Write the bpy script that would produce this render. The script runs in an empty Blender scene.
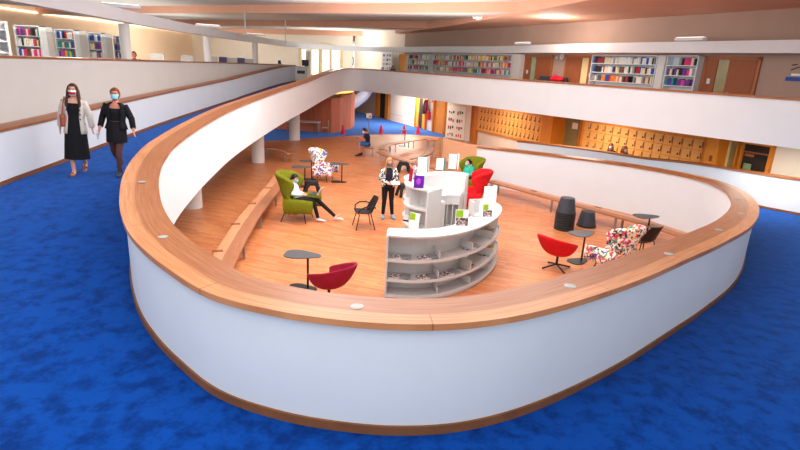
import bpy, bmesh, math, random
from mathutils import Vector, Matrix
random.seed(7)
sc = bpy.context.scene
col = sc.collection
PI = math.pi
V = Vector

# ------------------------------------------------------------------ camera
F, HC = 533.3, 4.33
P = math.atan(160 / F); R = 0.05
FW = V((0, math.cos(P), -math.sin(P)))
u0 = V((0, math.sin(P), math.cos(P))); r0 = V((1, 0, 0))
RT = math.cos(R) * r0 + math.sin(R) * u0
UP = math.cos(R) * u0 - math.sin(R) * r0
cam_d = bpy.data.cameras.new('camera'); cam_d.sensor_width = 36; cam_d.lens = F / 800 * 36
cam_d.clip_end = 500
cam = bpy.data.objects.new('camera', cam_d); col.objects.link(cam)
m = Matrix((RT, UP, -FW)).transposed().to_4x4(); m.translation = V((0, 0, HC))
cam.matrix_world = m
sc.camera = cam

def ray(x, y): return FW + (x - 400) / F * RT - (y - 225) / F * UP
def atz(x, y, z):
    r = ray(x, y); t = (z - HC) / r.z
    return V((r.x * t, r.y * t, z))
def atd(x, y, Y):
    r = ray(x, y); t = Y / r.y
    return V((r.x * t, Y, HC + r.z * t))

# ------------------------------------------------------------------ materials
def lin(c):
    c = c / 255.0
    return c / 12.92 if c <= .04045 else ((c + .055) / 1.055) ** 2.4
def RGB(r, g, b): return (lin(r), lin(g), lin(b), 1)
MC = {}
def mat(name, rgb, rough=.6, var=.06, scale=8, metal=0, emit=0, stretch=None, spec=.3, bump=0):
    if name in MC: return MC[name]
    M = bpy.data.materials.new(name); M.use_nodes = True
    nt = M.node_tree; N = nt.nodes; L = nt.links
    b = N['Principled BSDF']; c = RGB(*rgb)
    b.inputs['Roughness'].default_value = rough; b.inputs['Metallic'].default_value = metal
    b.inputs['Specular IOR Level'].default_value = spec
    tc = N.new('ShaderNodeTexCoord'); no = N.new('ShaderNodeTexNoise')
    no.inputs['Scale'].default_value = scale; no.inputs['Detail'].default_value = 3
    src = tc.outputs['Object']
    if stretch:
        mp = N.new('ShaderNodeMapping'); mp.inputs['Scale'].default_value = stretch
        L.new(tc.outputs['UV'] if stretch[2] == -1 else src, mp.inputs['Vector']); src = mp.outputs['Vector']
    L.new(src, no.inputs['Vector'])
    rp = N.new('ShaderNodeValToRGB')
    rp.color_ramp.elements[0].position = .3; rp.color_ramp.elements[1].position = .7
    rp.color_ramp.elements[0].color = tuple(max(0, v * (1 - var)) for v in c[:3]) + (1,)
    rp.color_ramp.elements[1].color = tuple(min(1, v * (1 + var)) for v in c[:3]) + (1,)
    L.new(no.outputs['Fac'], rp.inputs['Fac']); L.new(rp.outputs['Color'], b.inputs['Base Color'])
    if emit:
        L.new(rp.outputs['Color'], b.inputs['Emission Color']); b.inputs['Emission Strength'].default_value = emit
    if bump:
        bp = N.new('ShaderNodeBump'); bp.inputs['Strength'].default_value = bump
        L.new(no.outputs['Fac'], bp.inputs['Height']); L.new(bp.outputs['Normal'], b.inputs['Normal'])
    MC[name] = M; return M

def parquet(name, c1, c2, w=.55, h=.075, rot=0, rough=.35):
    M = bpy.data.materials.new(name); M.use_nodes = True
    nt = M.node_tree; N = nt.nodes; L = nt.links; b = N['Principled BSDF']
    tc = N.new('ShaderNodeTexCoord'); mp = N.new('ShaderNodeMapping'); mp.inputs['Rotation'].default_value[2] = rot
    L.new(tc.outputs['Object'], mp.inputs['Vector'])
    br = N.new('ShaderNodeTexBrick'); br.inputs['Scale'].default_value = 1
    br.inputs['Brick Width'].default_value = w; br.inputs['Row Height'].default_value = h
    br.inputs['Mortar Size'].default_value = .002
    br.inputs['Color1'].default_value = RGB(*c1); br.inputs['Color2'].default_value = RGB(*c2)
    br.inputs['Mortar'].default_value = tuple(v * .7 for v in RGB(*c2)[:3]) + (1,)
    L.new(mp.outputs['Vector'], br.inputs['Vector'])
    no = N.new('ShaderNodeTexNoise'); no.inputs['Scale'].default_value = .6; L.new(tc.outputs['Object'], no.inputs['Vector'])
    mx = N.new('ShaderNodeMix'); mx.data_type = 'RGBA'; mx.blend_type = 'MULTIPLY'; mx.inputs['Factor'].default_value = .22
    L.new(br.outputs['Color'], mx.inputs['A']); L.new(no.outputs['Fac'], mx.inputs['B'])
    L.new(mx.outputs['Result'], b.inputs['Base Color'])
    b.inputs['Roughness'].default_value = rough; b.inputs['Specular IOR Level'].default_value = .35
    MC[name] = M; return M

def carpet(name, c1, c2):
    M = bpy.data.materials.new(name); M.use_nodes = True
    nt = M.node_tree; N = nt.nodes; L = nt.links; b = N['Principled BSDF']
    tc = N.new('ShaderNodeTexCoord')
    a = N.new('ShaderNodeTexNoise'); a.inputs['Scale'].default_value = 5.5; a.inputs['Detail'].default_value = 6; a.inputs['Roughness'].default_value = .65
    L.new(tc.outputs['Object'], a.inputs['Vector'])
    rp = N.new('ShaderNodeValToRGB'); e = rp.color_ramp.elements
    e[0].position = .36; e[0].color = RGB(*c2); e[1].position = .56; e[1].color = RGB(*c1)
    L.new(a.outputs['Fac'], rp.inputs['Fac']); L.new(rp.outputs['Color'], b.inputs['Base Color'])
    f = N.new('ShaderNodeTexNoise'); f.inputs['Scale'].default_value = 120
    L.new(tc.outputs['Object'], f.inputs['Vector'])
    bp = N.new('ShaderNodeBump'); bp.inputs['Strength'].default_value = .3; L.new(f.outputs['Fac'], bp.inputs['Height']); L.new(bp.outputs['Normal'], b.inputs['Normal'])
    b.inputs['Roughness'].default_value = .95; b.inputs['Specular IOR Level'].default_value = .05
    b.inputs['Sheen Weight'].default_value = .55; b.inputs['Sheen Roughness'].default_value = .4; b.inputs['Sheen Tint'].default_value = RGB(110, 165, 255)
    MC[name] = M; return M

def capwood(name, c1, c2):
    M = bpy.data.materials.new(name); M.use_nodes = True
    nt = M.node_tree; N = nt.nodes; L = nt.links; b = N['Principled BSDF']
    tc = N.new('ShaderNodeTexCoord'); mp = N.new('ShaderNodeMapping'); mp.inputs['Scale'].default_value = (1.2, 26, 1)
    L.new(tc.outputs['UV'], mp.inputs['Vector'])
    no = N.new('ShaderNodeTexNoise'); no.inputs['Scale'].default_value = 1.6; no.inputs['Detail'].default_value = 5; no.inputs['Distortion'].default_value = .4
    L.new(mp.outputs['Vector'], no.inputs['Vector'])
    rp = N.new('ShaderNodeValToRGB'); e = rp.color_ramp.elements
    e[0].position = .3; e[0].color = RGB(*c1); e[1].position = .7; e[1].color = RGB(*c2)
    L.new(no.outputs['Fac'], rp.inputs['Fac'])
    # board joints: one tone per board length
    mp2 = N.new('ShaderNodeMapping'); mp2.inputs['Scale'].default_value = (.55, .01, 1); L.new(tc.outputs['UV'], mp2.inputs['Vector'])
    wn = N.new('ShaderNodeTexBrick'); wn.inputs['Scale'].default_value = 1; wn.inputs['Brick Width'].default_value = .9; wn.inputs['Row Height'].default_value = 3
    wn.inputs['Mortar Size'].default_value = .003; wn.inputs['Color1'].default_value = (1, 1, 1, 1); wn.inputs['Color2'].default_value = (.86, .82, .78, 1); wn.inputs['Mortar'].default_value = (.6, .5, .42, 1)
    L.new(mp2.outputs['Vector'], wn.inputs['Vector'])
    mx = N.new('ShaderNodeMix'); mx.data_type = 'RGBA'; mx.blend_type = 'MULTIPLY'; mx.inputs['Factor'].default_value = 1
    L.new(rp.outputs['Color'], mx.inputs['A']); L.new(wn.outputs['Color'], mx.inputs['B']); L.new(mx.outputs['Result'], b.inputs['Base Color'])
    b.inputs['Roughness'].default_value = .38; b.inputs['Specular IOR Level'].default_value = .4
    MC[name] = M; return M

def patches(name, cols, scale, rough=.8, vor='F1'):
    """many-coloured printed cloth: random cells through a stepped ramp"""
    M = bpy.data.materials.new(name); M.use_nodes = True
    nt = M.node_tree; N = nt.nodes; L = nt.links; b = N['Principled BSDF']
    tc = N.new('ShaderNodeTexCoord'); no = N.new('ShaderNodeTexNoise'); no.inputs['Scale'].default_value = scale * .8
    L.new(tc.outputs['Object'], no.inputs['Vector'])
    ad = N.new('ShaderNodeMix'); ad.data_type = 'RGBA'; ad.blend_type = 'ADD'; ad.inputs['Factor'].default_value = .12
    L.new(tc.outputs['Object'], ad.inputs['A']); L.new(no.outputs['Color'], ad.inputs['B'])
    vo = N.new('ShaderNodeTexVoronoi'); vo.inputs['Scale'].default_value = scale; L.new(ad.outputs['Result'], vo.inputs['Vector'])
    sp = N.new('ShaderNodeSeparateColor'); L.new(vo.outputs['Color'], sp.inputs['Color'])
    rp = N.new('ShaderNodeValToRGB'); cr = rp.color_ramp; cr.interpolation = 'CONSTANT'
    n = len(cols)
    while len(cr.elements) < n: cr.elements.new(.5)
    for i, c in enumerate(cols):
        cr.elements[i].position = i / n; cr.elements[i].color = RGB(*c)
    L.new(sp.outputs['Red'], rp.inputs['Fac']); L.new(rp.outputs['Color'], b.inputs['Base Color'])
    b.inputs['Roughness'].default_value = rough
    MC[name] = M; return M

WHITE = mat('white_plaster', (218, 224, 230), .8, .015, 2)
WHITE2 = mat('warm_white_plaster', (238, 226, 212), .8, .02, 2)
BOARD = mat('white_melamine', (208, 208, 207), .45, .01, 4)
TAUPE = mat('taupe_plaster', (176, 150, 136), .85, .03, 1.5)
PEACH = mat('peach_plaster', (226, 172, 146), .85, .03, 1.0)
CEILW = mat('ceiling_white', (226, 222, 218), .85, .02, 1.0)
BEAMW = mat('beam_white', (224, 226, 230), .6, .015, 2)
COLW = mat('column_white', (226, 224, 222), .6, .015, 2)
CAP = capwood('oak_handrail', (178, 112, 66), (212, 150, 100))
BWOOD = capwood('bench_wood', (196, 132, 92), (222, 160, 116))
SKIRT = mat('brown_skirting', (128, 82, 50), .5, .12, 6)
FLOORW = parquet('oak_parquet', (228, 152, 98), (202, 118, 74), rot=.35)
PANELW = mat('pale_wood_panel', (238, 186, 146), .5, .06, 3, stretch=(1, 1, 14))
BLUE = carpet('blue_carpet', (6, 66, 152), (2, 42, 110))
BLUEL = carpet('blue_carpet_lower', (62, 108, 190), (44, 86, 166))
ORANGE = mat('orange_wood', (236, 150, 58), .5, .08, 3, stretch=(6, 6, 1))
ORANGED = mat('deep_orange_wood', (214, 128, 36), .5, .08, 3, stretch=(6, 6, 1))
LOCK = mat('locker_wood', (240, 176, 100), .5, .06, 4)
BROWND = mat('brown_door_wood', (150, 86, 54), .5, .1, 3, stretch=(8, 8, 1))
BROWNL = mat('brown_frame_wood', (172, 104, 66), .5, .1, 3, stretch=(8, 8, 1))
BOOTH = mat('redwood_slats', (196, 110, 76), .55, .28, 3, stretch=(10, 10, .15))
GLOW = mat('amber_ceiling_glow', (255, 170, 70), .5, .05, 3, emit=2.2)
LAMP = mat('white_lamp_panel', (255, 252, 245), .5, .0, 3, emit=1.6)
COVE = mat('cove_light', (255, 240, 220), .5, .0, 3, emit=2.0)
PANE = mat('bright_window_pane', (255, 250, 232), .3, .04, 2, emit=.75)
GLASSO = mat('olive_glass', (150, 138, 92), .12, .15, 2, spec=.6)
GLASSY = mat('pale_yellow_glass', (232, 208, 150), .15, .08, 2, spec=.6)
GLASSG = mat('green_grey_glass', (150, 170, 140), .15, .15, 4, spec=.6)
DARK = mat('dark_interior', (52, 40, 34), .8, .2, 3)
BLACK = mat('black_plastic', (30, 30, 32), .45, .1, 8)
CHAR = mat('charcoal_plastic', (58, 62, 70), .5, .08, 8)
STEEL = mat('brushed_steel', (170, 170, 168), .35, .05, 10, metal=.8)
DSTEEL = mat('dark_metal', (44, 44, 46), .4, .08, 10, metal=.4)
GREY = mat('light_grey_metal', (214, 220, 224), .5, .04, 4)
GREYP = mat('grey_panel', (186, 184, 180), .6, .04, 4)
TTOP = mat('table_grey', (78, 80, 84), .4, .06, 6)
GREEN = mat('olive_green_wool', (110, 114, 10), .9, .12, 14)
RED = mat('red_wool', (206, 20, 30), .9, .1, 14)
CRIM = mat('crimson_wool', (150, 22, 52), .9, .1, 14)
REDP = mat('red_plastic', (222, 24, 50), .5, .06, 5)
FLORAL = patches('floral_print', [(240, 232, 214), (226, 70, 120), (246, 240, 226), (236, 170, 30), (238, 228, 206), (96, 60, 150), (48, 44, 44), (240, 234, 220), (206, 52, 48), (60, 150, 150), (242, 236, 222), (120, 104, 80)], 20)
GLYPH = patches('white_graphic_print', [(244, 242, 240), (250, 248, 246), (40, 40, 60), (244, 240, 240), (130, 90, 180), (246, 246, 246), (232, 190, 40), (240, 240, 242), (70, 120, 190), (248, 248, 248), (210, 60, 60)], 17)
BWJ = patches('black_white_print', [(30, 30, 32), (236, 234, 230), (60, 58, 60), (228, 226, 224), (150, 148, 150)], 22)
SKIN = mat('skin', (226, 170, 146), .55, .05, 12)
SKINR = mat('skin_tanned', (206, 132, 108), .55, .05, 12)
TIGHTS = mat('sheer_black_tights', (96, 58, 54), .5, .1, 12)
BLKC = mat('black_cloth', (22, 22, 26), .9, .1, 14)
NAVY = mat('navy_cloth', (34, 32, 52), .9, .1, 14)
BEIGE = mat('beige_blazer_cloth', (214, 206, 194), .9, .05, 14)
TEALC = mat('teal_cloth', (48, 176, 150), .9, .1, 14)
WSHIRT = mat('white_blue_cloth', (222, 228, 240), .9, .05, 14)
BLUEC = mat('blue_denim', (36, 92, 150), .9, .1, 14)
HBROWN = mat('brown_hair', (74, 44, 30), .5, .25, 40, stretch=(4, 4, .5))
HAUB = mat('auburn_hair', (132, 66, 40), .5, .25, 40, stretch=(4, 4, .5))
HBLOND = mat('blond_hair', (176, 128, 84), .5, .2, 40, stretch=(4, 4, .5))
HBLK = mat('dark_hair', (34, 24, 24), .5, .2, 40, stretch=(4, 4, .5))
MASKB = mat('pale_blue_mask', (150, 214, 236), .8, .03, 10)
MASKW = mat('white_mask', (236, 240, 244), .8, .02, 10)
MASKR = mat('red_mask', (196, 28, 40), .8, .05, 10)
MASKG = mat('grey_mask', (108, 112, 124), .8, .05, 10)
LEATHER = mat('tan_leather', (170, 90, 66), .5, .1, 10)
PAPER = mat('white_paper', (246, 246, 246), .7, .01, 6)
LIME = mat('lime_print', (150, 196, 30), .6, .04, 6)
PURPLE = mat('violet_print', (92, 24, 150), .5, .3, 14)
MAGEN = mat('magenta_print', (214, 30, 120), .5, .1, 9)
PHOTO = patches('photo_print', [(60, 40, 40), (200, 180, 170), (90, 60, 50), (40, 40, 44), (220, 210, 205), (150, 60, 60)], 40)
MAGS = patches('magazine_print', [(230, 220, 216), (120, 110, 112), (220, 180, 180), (60, 60, 66), (240, 236, 232), (176, 90, 90), (200, 200, 206)], 26)
POSTERM = patches('poster_print', [(248, 246, 244), (250, 250, 250), (246, 248, 250), (220, 50, 70), (250, 248, 246), (248, 248, 248), (120, 170, 60), (246, 246, 246), (60, 60, 70), (250, 250, 250), (240, 160, 40), (250, 250, 250)], 6)

# ------------------------------------------------------------------ mesh helpers
class MB:
    def __init__(s): s.v = []; s.f = []; s.uv = {}
    def add(s, vs, fs):
        o = len(s.v); s.v += [tuple(v) for v in vs]; s.f += [tuple(i + o for i in f) for f in fs]; return s
    def box(s, c, d, rz=0, M=None):
        x, y, z = d[0] / 2, d[1] / 2, d[2] / 2
        vs = [V((a * x, b * y, e * z)) for a in (-1, 1) for b in (-1, 1) for e in (-1, 1)]
        Q = M or Matrix.Rotation(rz, 3, 'Z')
        vs = [Q @ v + V(c) for v in vs]
        return s.add(vs, [(0, 1, 3, 2), (4, 6, 7, 5), (0, 4, 5, 1), (2, 3, 7, 6), (0, 2, 6, 4), (1, 5, 7, 3)])
    def prism(s, poly, z0, z1):
        n = len(poly)
        a = sum(poly[i][0] * poly[(i + 1) % n][1] - poly[(i + 1) % n][0] * poly[i][1] for i in range(n))
        if a < 0: poly = poly[::-1]
        zz0 = z0 if isinstance(z0, (list, tuple)) else [z0] * n
        zz1 = z1 if isinstance(z1, (list, tuple)) else [z1] * n
        vs = [(p[0], p[1], zz0[i]) for i, p in enumerate(poly)] + [(p[0], p[1], zz1[i]) for i, p in enumerate(poly)]
        fs = [tuple(range(n - 1, -1, -1)), tuple(range(n, 2 * n))]
        fs += [(i, (i + 1) % n, n + (i + 1) % n, n + i) for i in range(n)]
        return s.add(vs, fs)
    def loft(s, pts, ab, side=(1, 0, 0), n=10, up=None):
        pts = [V(p) for p in pts]; rings = []
        side = V(side)
        for i, p in enumerate(pts):
            t = (pts[min(i + 1, len(pts) - 1)] - pts[max(i - 1, 0)])
            t = t.normalized() if t.length > 1e-9 else V((0, 0, 1))
            a = side - t * side.dot(t)
            if a.length < 1e-3: a = V((0, 1, 0)) - t * t.y
            a.normalize(); b = t.cross(a)
            r = ab[i]; ra, rb = (r, r) if not isinstance(r, (tuple, list)) else r
            rings.append([p + a * ra * math.cos(2 * PI * k / n) + b * rb * math.sin(2 * PI * k / n) for k in range(n)])
        vs = [v for r in rings for v in r]; fs = []
        for i in range(len(rings) - 1):
            for k in range(n):
                k2 = (k + 1) % n
                fs.append((i * n + k, i * n + k2, (i + 1) * n + k2, (i + 1) * n + k))
        fs.append(tuple(range(n - 1, -1, -1))); o = (len(rings) - 1) * n; fs.append(tuple(o + k for k in range(n)))
        return s.add(vs, fs)
    def tube(s, pts, r, n=7): return s.loft(pts, [r] * len(pts), n=n)
    def lathe(s, prof, c=(0, 0, 0), n=20):
        return s.loft([V(c) + V((0, 0, z)) for r, z in prof], [max(r, 1e-4) for r, z in prof], n=n)
    def ell(s, c, r, n=14, m_=9, M=None):
        vs = []; fs = []
        Q = M or Matrix.Identity(3)
        for i in range(m_ + 1):
            th = PI * i / m_
            for k in range(n):
                ph = 2 * PI * k / n
                vs.append(V(c) + Q @ V((r[0] * math.sin(th) * math.cos(ph), r[1] * math.sin(th) * math.sin(ph), -r[2] * math.cos(th))))
        for i in range(m_):
            for k in range(n):
                k2 = (k + 1) % n; fs.append((i * n + k, i * n + k2, (i + 1) * n + k2, (i + 1) * n + k))
        return s.add(vs, fs)
    def grid(s, fn, nu, nv):
        vs = [fn(i / nu, j / nv) for i in range(nu + 1) for j in range(nv + 1)]
        fs = [(i * (nv + 1) + j, (i + 1) * (nv + 1) + j, (i + 1) * (nv + 1) + j + 1, i * (nv + 1) + j + 1) for i in range(nu) for j in range(nv)]
        return s.add(vs, fs)
    def band(s, A, B, za0, za1, zb0=None, zb1=None, closed=False):
        """solid strip between two plan curves A and B, bottom z0 to top z1 (lists or numbers), with length/width uv"""
        n = len(A); L_ = lambda q: q if isinstance(q, (list, tuple)) else [q] * n
        za0, za1 = L_(za0), L_(za1); zb0 = L_(zb0) if zb0 is not None else za0; zb1 = L_(zb1) if zb1 is not None else za1
        o = len(s.v); d = 0
        for i in range(n):
            if i: d += math.hypot(A[i][0] - A[i - 1][0], A[i][1] - A[i - 1][1])
            w = math.hypot(A[i][0] - B[i][0], A[i][1] - B[i][1])
            for k, (p, z, uu) in enumerate(((A[i], za0[i], 0), (B[i], zb0[i], w), (B[i], zb1[i], w), (A[i], za1[i], 0))):
                s.v.append((p[0], p[1], z)); s.uv[len(s.v) - 1] = (d, uu)
        for i in range(n if closed else n - 1):
            a = o + 4 * i; b = o + 4 * ((i + 1) % n)
            for k in range(4):
                k2 = (k + 1) % 4; s.f.append((a + k, a + k2, b + k2, b + k))
        if not closed:
            s.f.append((o + 3, o + 2, o + 1, o)); e = o + 4 * (n - 1); s.f.append((e, e + 1, e + 2, e + 3))
        return s
    def build(s, name, m, parent=None, smooth=False, solid=0, sub=0, bevel=0, remesh=0, loc=None, rz=0):
        me = bpy.data.meshes.new(name); me.from_pydata(s.v, [], s.f)
        for mm in (m if isinstance(m, list) else [m]): me.materials.append(mm)
        if s.uv:
            ul = me.uv_layers.new(name='UVMap')
            for lp in me.loops: ul.data[lp.index].uv = s.uv.get(lp.vertex_index, (0, 0))
        bm = bmesh.new(); bm.from_mesh(me)
        if not s.uv: bmesh.ops.remove_doubles(bm, verts=bm.verts, dist=1e-5)
        bmesh.ops.recalc_face_normals(bm, faces=bm.faces); bm.to_mesh(me); bm.free()
        o = bpy.data.objects.new(name, me); col.objects.link(o)
        if parent: o.parent = parent
        if loc is not None: o.location = loc
        o.rotation_euler.z = rz
        if smooth:
            for p in me.polygons: p.use_smooth = True
            if not sub and not remesh:
                md = o.modifiers.new('es', 'EDGE_SPLIT'); md.split_angle = .7
        if remesh:
            md = o.modifiers.new('rm', 'REMESH'); md.mode = 'VOXEL'; md.voxel_size = remesh; md.use_smooth_shade = True
            md = o.modifiers.new('sm', 'SMOOTH'); md.factor = .5; md.iterations = 3
        if solid: md = o.modifiers.new('so', 'SOLIDIFY'); md.thickness = solid; md.offset = 0
        if bevel: md = o.modifiers.new('bv', 'BEVEL'); md.width = bevel; md.segments = 2; md.limit_method = 'ANGLE'
        if sub: md = o.modifiers.new('su', 'SUBSURF'); md.levels = sub; md.render_levels = sub
        return o

def tag(o, label, cat, group=None):
    o['label'] = label; o['category'] = cat
    if group: o['group'] = group
    return o
def thing(name, label, cat, loc=(0, 0, 0), rz=0, group=None):
    o = bpy.data.objects.new(name, None); o.empty_display_size = .1; col.objects.link(o)
    o.location = loc; o.rotation_euler.z = rz
    return tag(o, label, cat, group)
def struct(name, mb, m, **k):
    o = mb.build(name, m, **k); o['kind'] = 'structure'; return o
def children(o): return [c for c in col.objects if c.parent == o]
def dup(root, loc, rz, label, group=None):
    def cp(o, par):
        c = o.copy(); col.objects.link(c); c.parent = par
        for ch in children(o): cp(ch, c)
        return c
    kids = children(root)
    r = root.copy(); col.objects.link(r); r.location = loc; r.rotation_euler.z = rz; r['label'] = label
    if group: r['group'] = group
    for ch in kids: cp(ch, r)
    return r
ORD = ['first', 'second', 'third', 'fourth', 'fifth', 'sixth', 'seventh', 'eighth', 'ninth', 'tenth', 'eleventh', 'twelfth', 'thirteenth', 'fourteenth', 'fifteenth', 'sixteenth', 'seventeenth', 'eighteenth', 'nineteenth', 'twentieth'] + ['twenty-' + x for x in ('first', 'second', 'third', 'fourth', 'fifth', 'sixth', 'seventh', 'eighth', 'ninth')] + ['thirtieth'] + ['thirty-' + x for x in ('first', 'second', 'third', 'fourth', 'fifth', 'sixth', 'seventh', 'eighth', 'ninth')] + ['fortieth'] + ['forty-' + x for x in ('first', 'second', 'third', 'fourth', 'fifth', 'sixth', 'seventh', 'eighth', 'ninth')]

def spline(pts, per=6):
    """Catmull-Rom through the points (any dimension)"""
    out = []; n = len(pts)
    for i in range(n - 1):
        p0 = pts[max(i - 1, 0)]; p1 = pts[i]; p2 = pts[i + 1]; p3 = pts[min(i + 2, n - 1)]
        for k in range(per):
            t = k / per
            out.append(tuple(.5 * (2 * b + (c - a) * t + (2 * a - 5 * b + 4 * c - d) * t * t + (3 * b - a - 3 * c + d) * t ** 3) for a, b, c, d in zip(p0, p1, p2, p3)))
    out.append(tuple(pts[-1])); return out
def offset(path, d):
    out = []; n = len(path)
    for i in range(n):
        a = path[max(i - 1, 0)]; b = path[min(i + 1, n - 1)]
        tx, ty = b[0] - a[0], b[1] - a[1]; l = math.hypot(tx, ty) or 1
        out.append((path[i][0] - ty / l * d, path[i][1] + tx / l * d))
    return out
def interp(x, xs, ys):
    if x <= xs[0]: return ys[0]
    for i in range(len(xs) - 1):
        if x <= xs[i + 1]:
            t = (x - xs[i]) / (xs[i + 1] - xs[i]); return ys[i] + t * (ys[i + 1] - ys[i])
    return ys[-1]
YL = (4, 6, 8, 10, 14, 18, 22, 25.5, 29, 32, 34); ZL = (2.5, 2.6, 2.75, 2.87, 2.98, 3.08, 3.2, 3.35, 3.62, 3.88, 4.0)
YR = (4.5, 6, 8, 10, 12, 14, 16, 20.5); ZR = (2.5, 2.43, 2.28, 2.1, 1.92, 1.75, 1.62, 1.47)
fl = lambda y: interp(y, YL, ZL)
fr = lambda y: interp(y, YR, ZR)

# ------------------------------------------------------------------ the sweeping parapet round the atrium
INR = [(2.80, 20.53), (4.05, 19.75), (5.25, 18.92), (6.63, 17.87), (7.75, 16.5), (8.2, 14.7), (7.72, 12.76), (6.87, 10.96), (5.96, 9.44), (4.86, 7.94), (3.72, 6.72), (2.94, 5.96), (2.09, 5.17), (1.44, 4.64), (.9, 4.28), (.45, 4.08), (.03, 4.01), (-.38, 4.03), (-.81, 4.12), (-1.28, 4.32)]
INL = [(-1.72, 4.67), (-2.09, 5.04), (-2.44, 5.47), (-2.8, 6.04), (-3.08, 6.58), (-3.4, 7.29), (-3.73, 8.25), (-4.03, 9.58), (-4.4, 12.17), (-4.7, 15.46), (-4.84, 21.19), (-4.66, 26), (-4.42, 29), (-4.1, 31.6)]
INU = [(-3.7, 33.1), (-2.7, 33.4), (-.75, 31.0), (1.8, 26.7), (4.0, 23.15), (6.6, 19.1), (8.75, 15.5), (9.85, 13.9), (12.3, 10.2)]
ctrl = [(x, y, fr(y)) for x, y in INR] + [(x, y, fl(y)) for x, y in INL] + [(x, y, 4.0 if i else 3.96) for i, (x, y) in enumerate(INU)]
nR, nRL = len(INR), len(INR) + len(INL)
path = spline(ctrl, 6)
inner = [(p[0], p[1]) for p in path]; zc = [p[2] for p in path]
outer = offset(inner, .45)          # away from the atrium
iR = 6 * (nR - 1); iL = 6 * (nRL - 1)
NP = len(path)
# wall under the cap: bottom follows the ramp, right flank stands on the hall floor
zb = []
for i in range(NP):
    k = i / 6
    dep = interp(k, (0, 6, 9, nR - 6, nR, nRL + 1, nRL + 5, len(ctrl)), (zc[i] - .0 if i < 1 else 1.6, 1.7, 1.6, 1.33, 1.33, 1.33, 1.25, 1.22))
    zb.append(max(0.0, zc[i] - (zc[i] if k < 6 else dep)))
wa = offset(inner, .05); wb = offset(inner, .40)
def seg(a, b): return slice(a, b + 1)
def parapet(a, b, nm, tr):
    S = seg(a, b)
    struct(nm, MB().band(wa[S], wb[S], zb[S], [z - .05 for z in zc[S]]), WHITE, smooth=True)
    struct(tr, MB().band(inner[S], outer[S], [z - .055 for z in zc[S]], zc[S]), CAP, smooth=True)
iC = iL + 5
parapet(0, iC, 'wall_ramp_inner', 'trim_1')
parapet(iC, NP - 1, 'wall_gallery_right', 'trim_2')
# brown skirting along the carpet side
so, si = offset(inner, .42), offset(inner, .40)
S = seg(0, iL)
struct('baseboard_ramp', MB().band(so[S], si[S], [z - 1.0 for z in zc[S]], [z - .92 for z in zc[S]]), SKIRT)

# round frosted spots let into the cap
def capspot(px, py, where):
    best = None
    for it in range(60):
        z = 2.5 if best is None else best
        p = atz(px, py, z)
        j = min(range(NP), key=lambda i: (inner[i][0] - p.x) ** 2 + (inner[i][1] - p.y) ** 2); best = .5 * z + .5 * zc[j]
    p = atz(px, py, best)
    e = thing('recessed_light', 'frosted round spot light let into wooden parapet cap ' + where, 'light', p, 0, 'spot lights in the parapet cap')
    MB().lathe([(.052, -.002), (.052, .003), (.047, .004)], n=18).build('rim', STEEL, e)
    MB().lathe([(.045, .002), (.045, .005), (.04, .006)], n=18).build('lens', mat('frosted_lens', (166, 166, 160), .4, .03, 5), e, smooth=True)
for q in ((142, 182, 'beside the two walking women'), (163, 237, 'at the near left bend'), (357, 306.5, 'in front of the crimson chair'), (570, 286, 'below the red swivel chair'), (669, 254, 'below the black shell chair'), (719, 230, 'at the near right bend'), (741, 213.5, 'at the rightmost bend'), (739, 199, 'far right bend')):
    capspot(*q)

# left side of the ramp: low wall with a ledge, gallery wall behind it
LW = spline([(-7.3, 1.0), (-7.32, 6.0), (-7.34, 9.42), (-7.42, 11.2), (-7.57, 12.6), (-7.8, 15.44), (-8.02, 18.8), (-8.1, 23.1), (-7.95, 27), (-7.5, 31), (-6.9, 34.3)], 5)
lz = [fl(p[1]) for p in LW]
la = LW; lb = offset(LW, .42)
struct('wall_ramp_left', MB().band(offset(LW, .03), lb, [z - 1.35 for z in lz], [z - .04 for z in lz]), WHITE, smooth=True)
struct('trim_3', MB().band(la, lb, [z - .05 for z in lz], lz), CAP)
struct('baseboard_left', MB().band(offset(LW, .01), offset(LW, .03), [z - 1.0 for z in lz], [z - .92 for z in lz]), SKIRT)
UW = spline([(-9.3, 3), (-9.2, 8), (-9.05, 12.2), (-8.85, 15.8), (-8.75, 19.5), (-8.9, 23.7), (-8.5, 29), (-7.35, 34.9)], 5)
uz = [interp(p[1], (3, 12.2, 15.8, 23.7, 35), (4.1, 4.1, 4.09, 4.055, 4.0)) for p in UW]
struct('wall_gallery_left', MB().band(offset(UW, .03), offset(UW, .30), 1.2, [z - .04 for z in uz]), mat('grey_white_plaster', (214, 212, 210), .8, .015, 2), smooth=True)
struct('trim_4', MB().band(UW, offset(UW, .33), [z - .05 for z in uz], uz), CAP)

# ------------------------------------------------------------------ floors
def xr_ring(y):          # right flank of ring (outer side)
    best = None
    for i in range(iR):
        (x0, y0), (x1, y1) = outer[i], outer[i + 1]
        if (y0 - y) * (y1 - y) <= 0 and y0 != y1:
            x = x0 + (x1 - x0) * (y - y0) / (y1 - y0); best = x if best is None else max(best, x)
    return best
def xl_ring(y):
    best = None
    for i in range(iR - 12, iC + 2):
        (x0, y0), (x1, y1) = outer[i], outer[i + 1]
        if (y0 - y) * (y1 - y) <= 0 and y0 != y1:
            x = x0 + (x1 - x0) * (y - y0) / (y1 - y0); best = x if best is None else min(best, x)
    return best
ymin = min(p[1] for p in outer) + .002
PW = spline([(4.7, 22.45), (6.1, 21.7), (7.55, 20.65), (8.5, 19.15), (10.05, 18.05), (11.55, 15.45), (12.6, 13.0), (13.6, 10.5), (14.4, 6), (14.6, 1)], 5)
pz = [fr(p[1]) + .05 if p[1] < 20.5 else 1.52 for p in PW]
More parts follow.
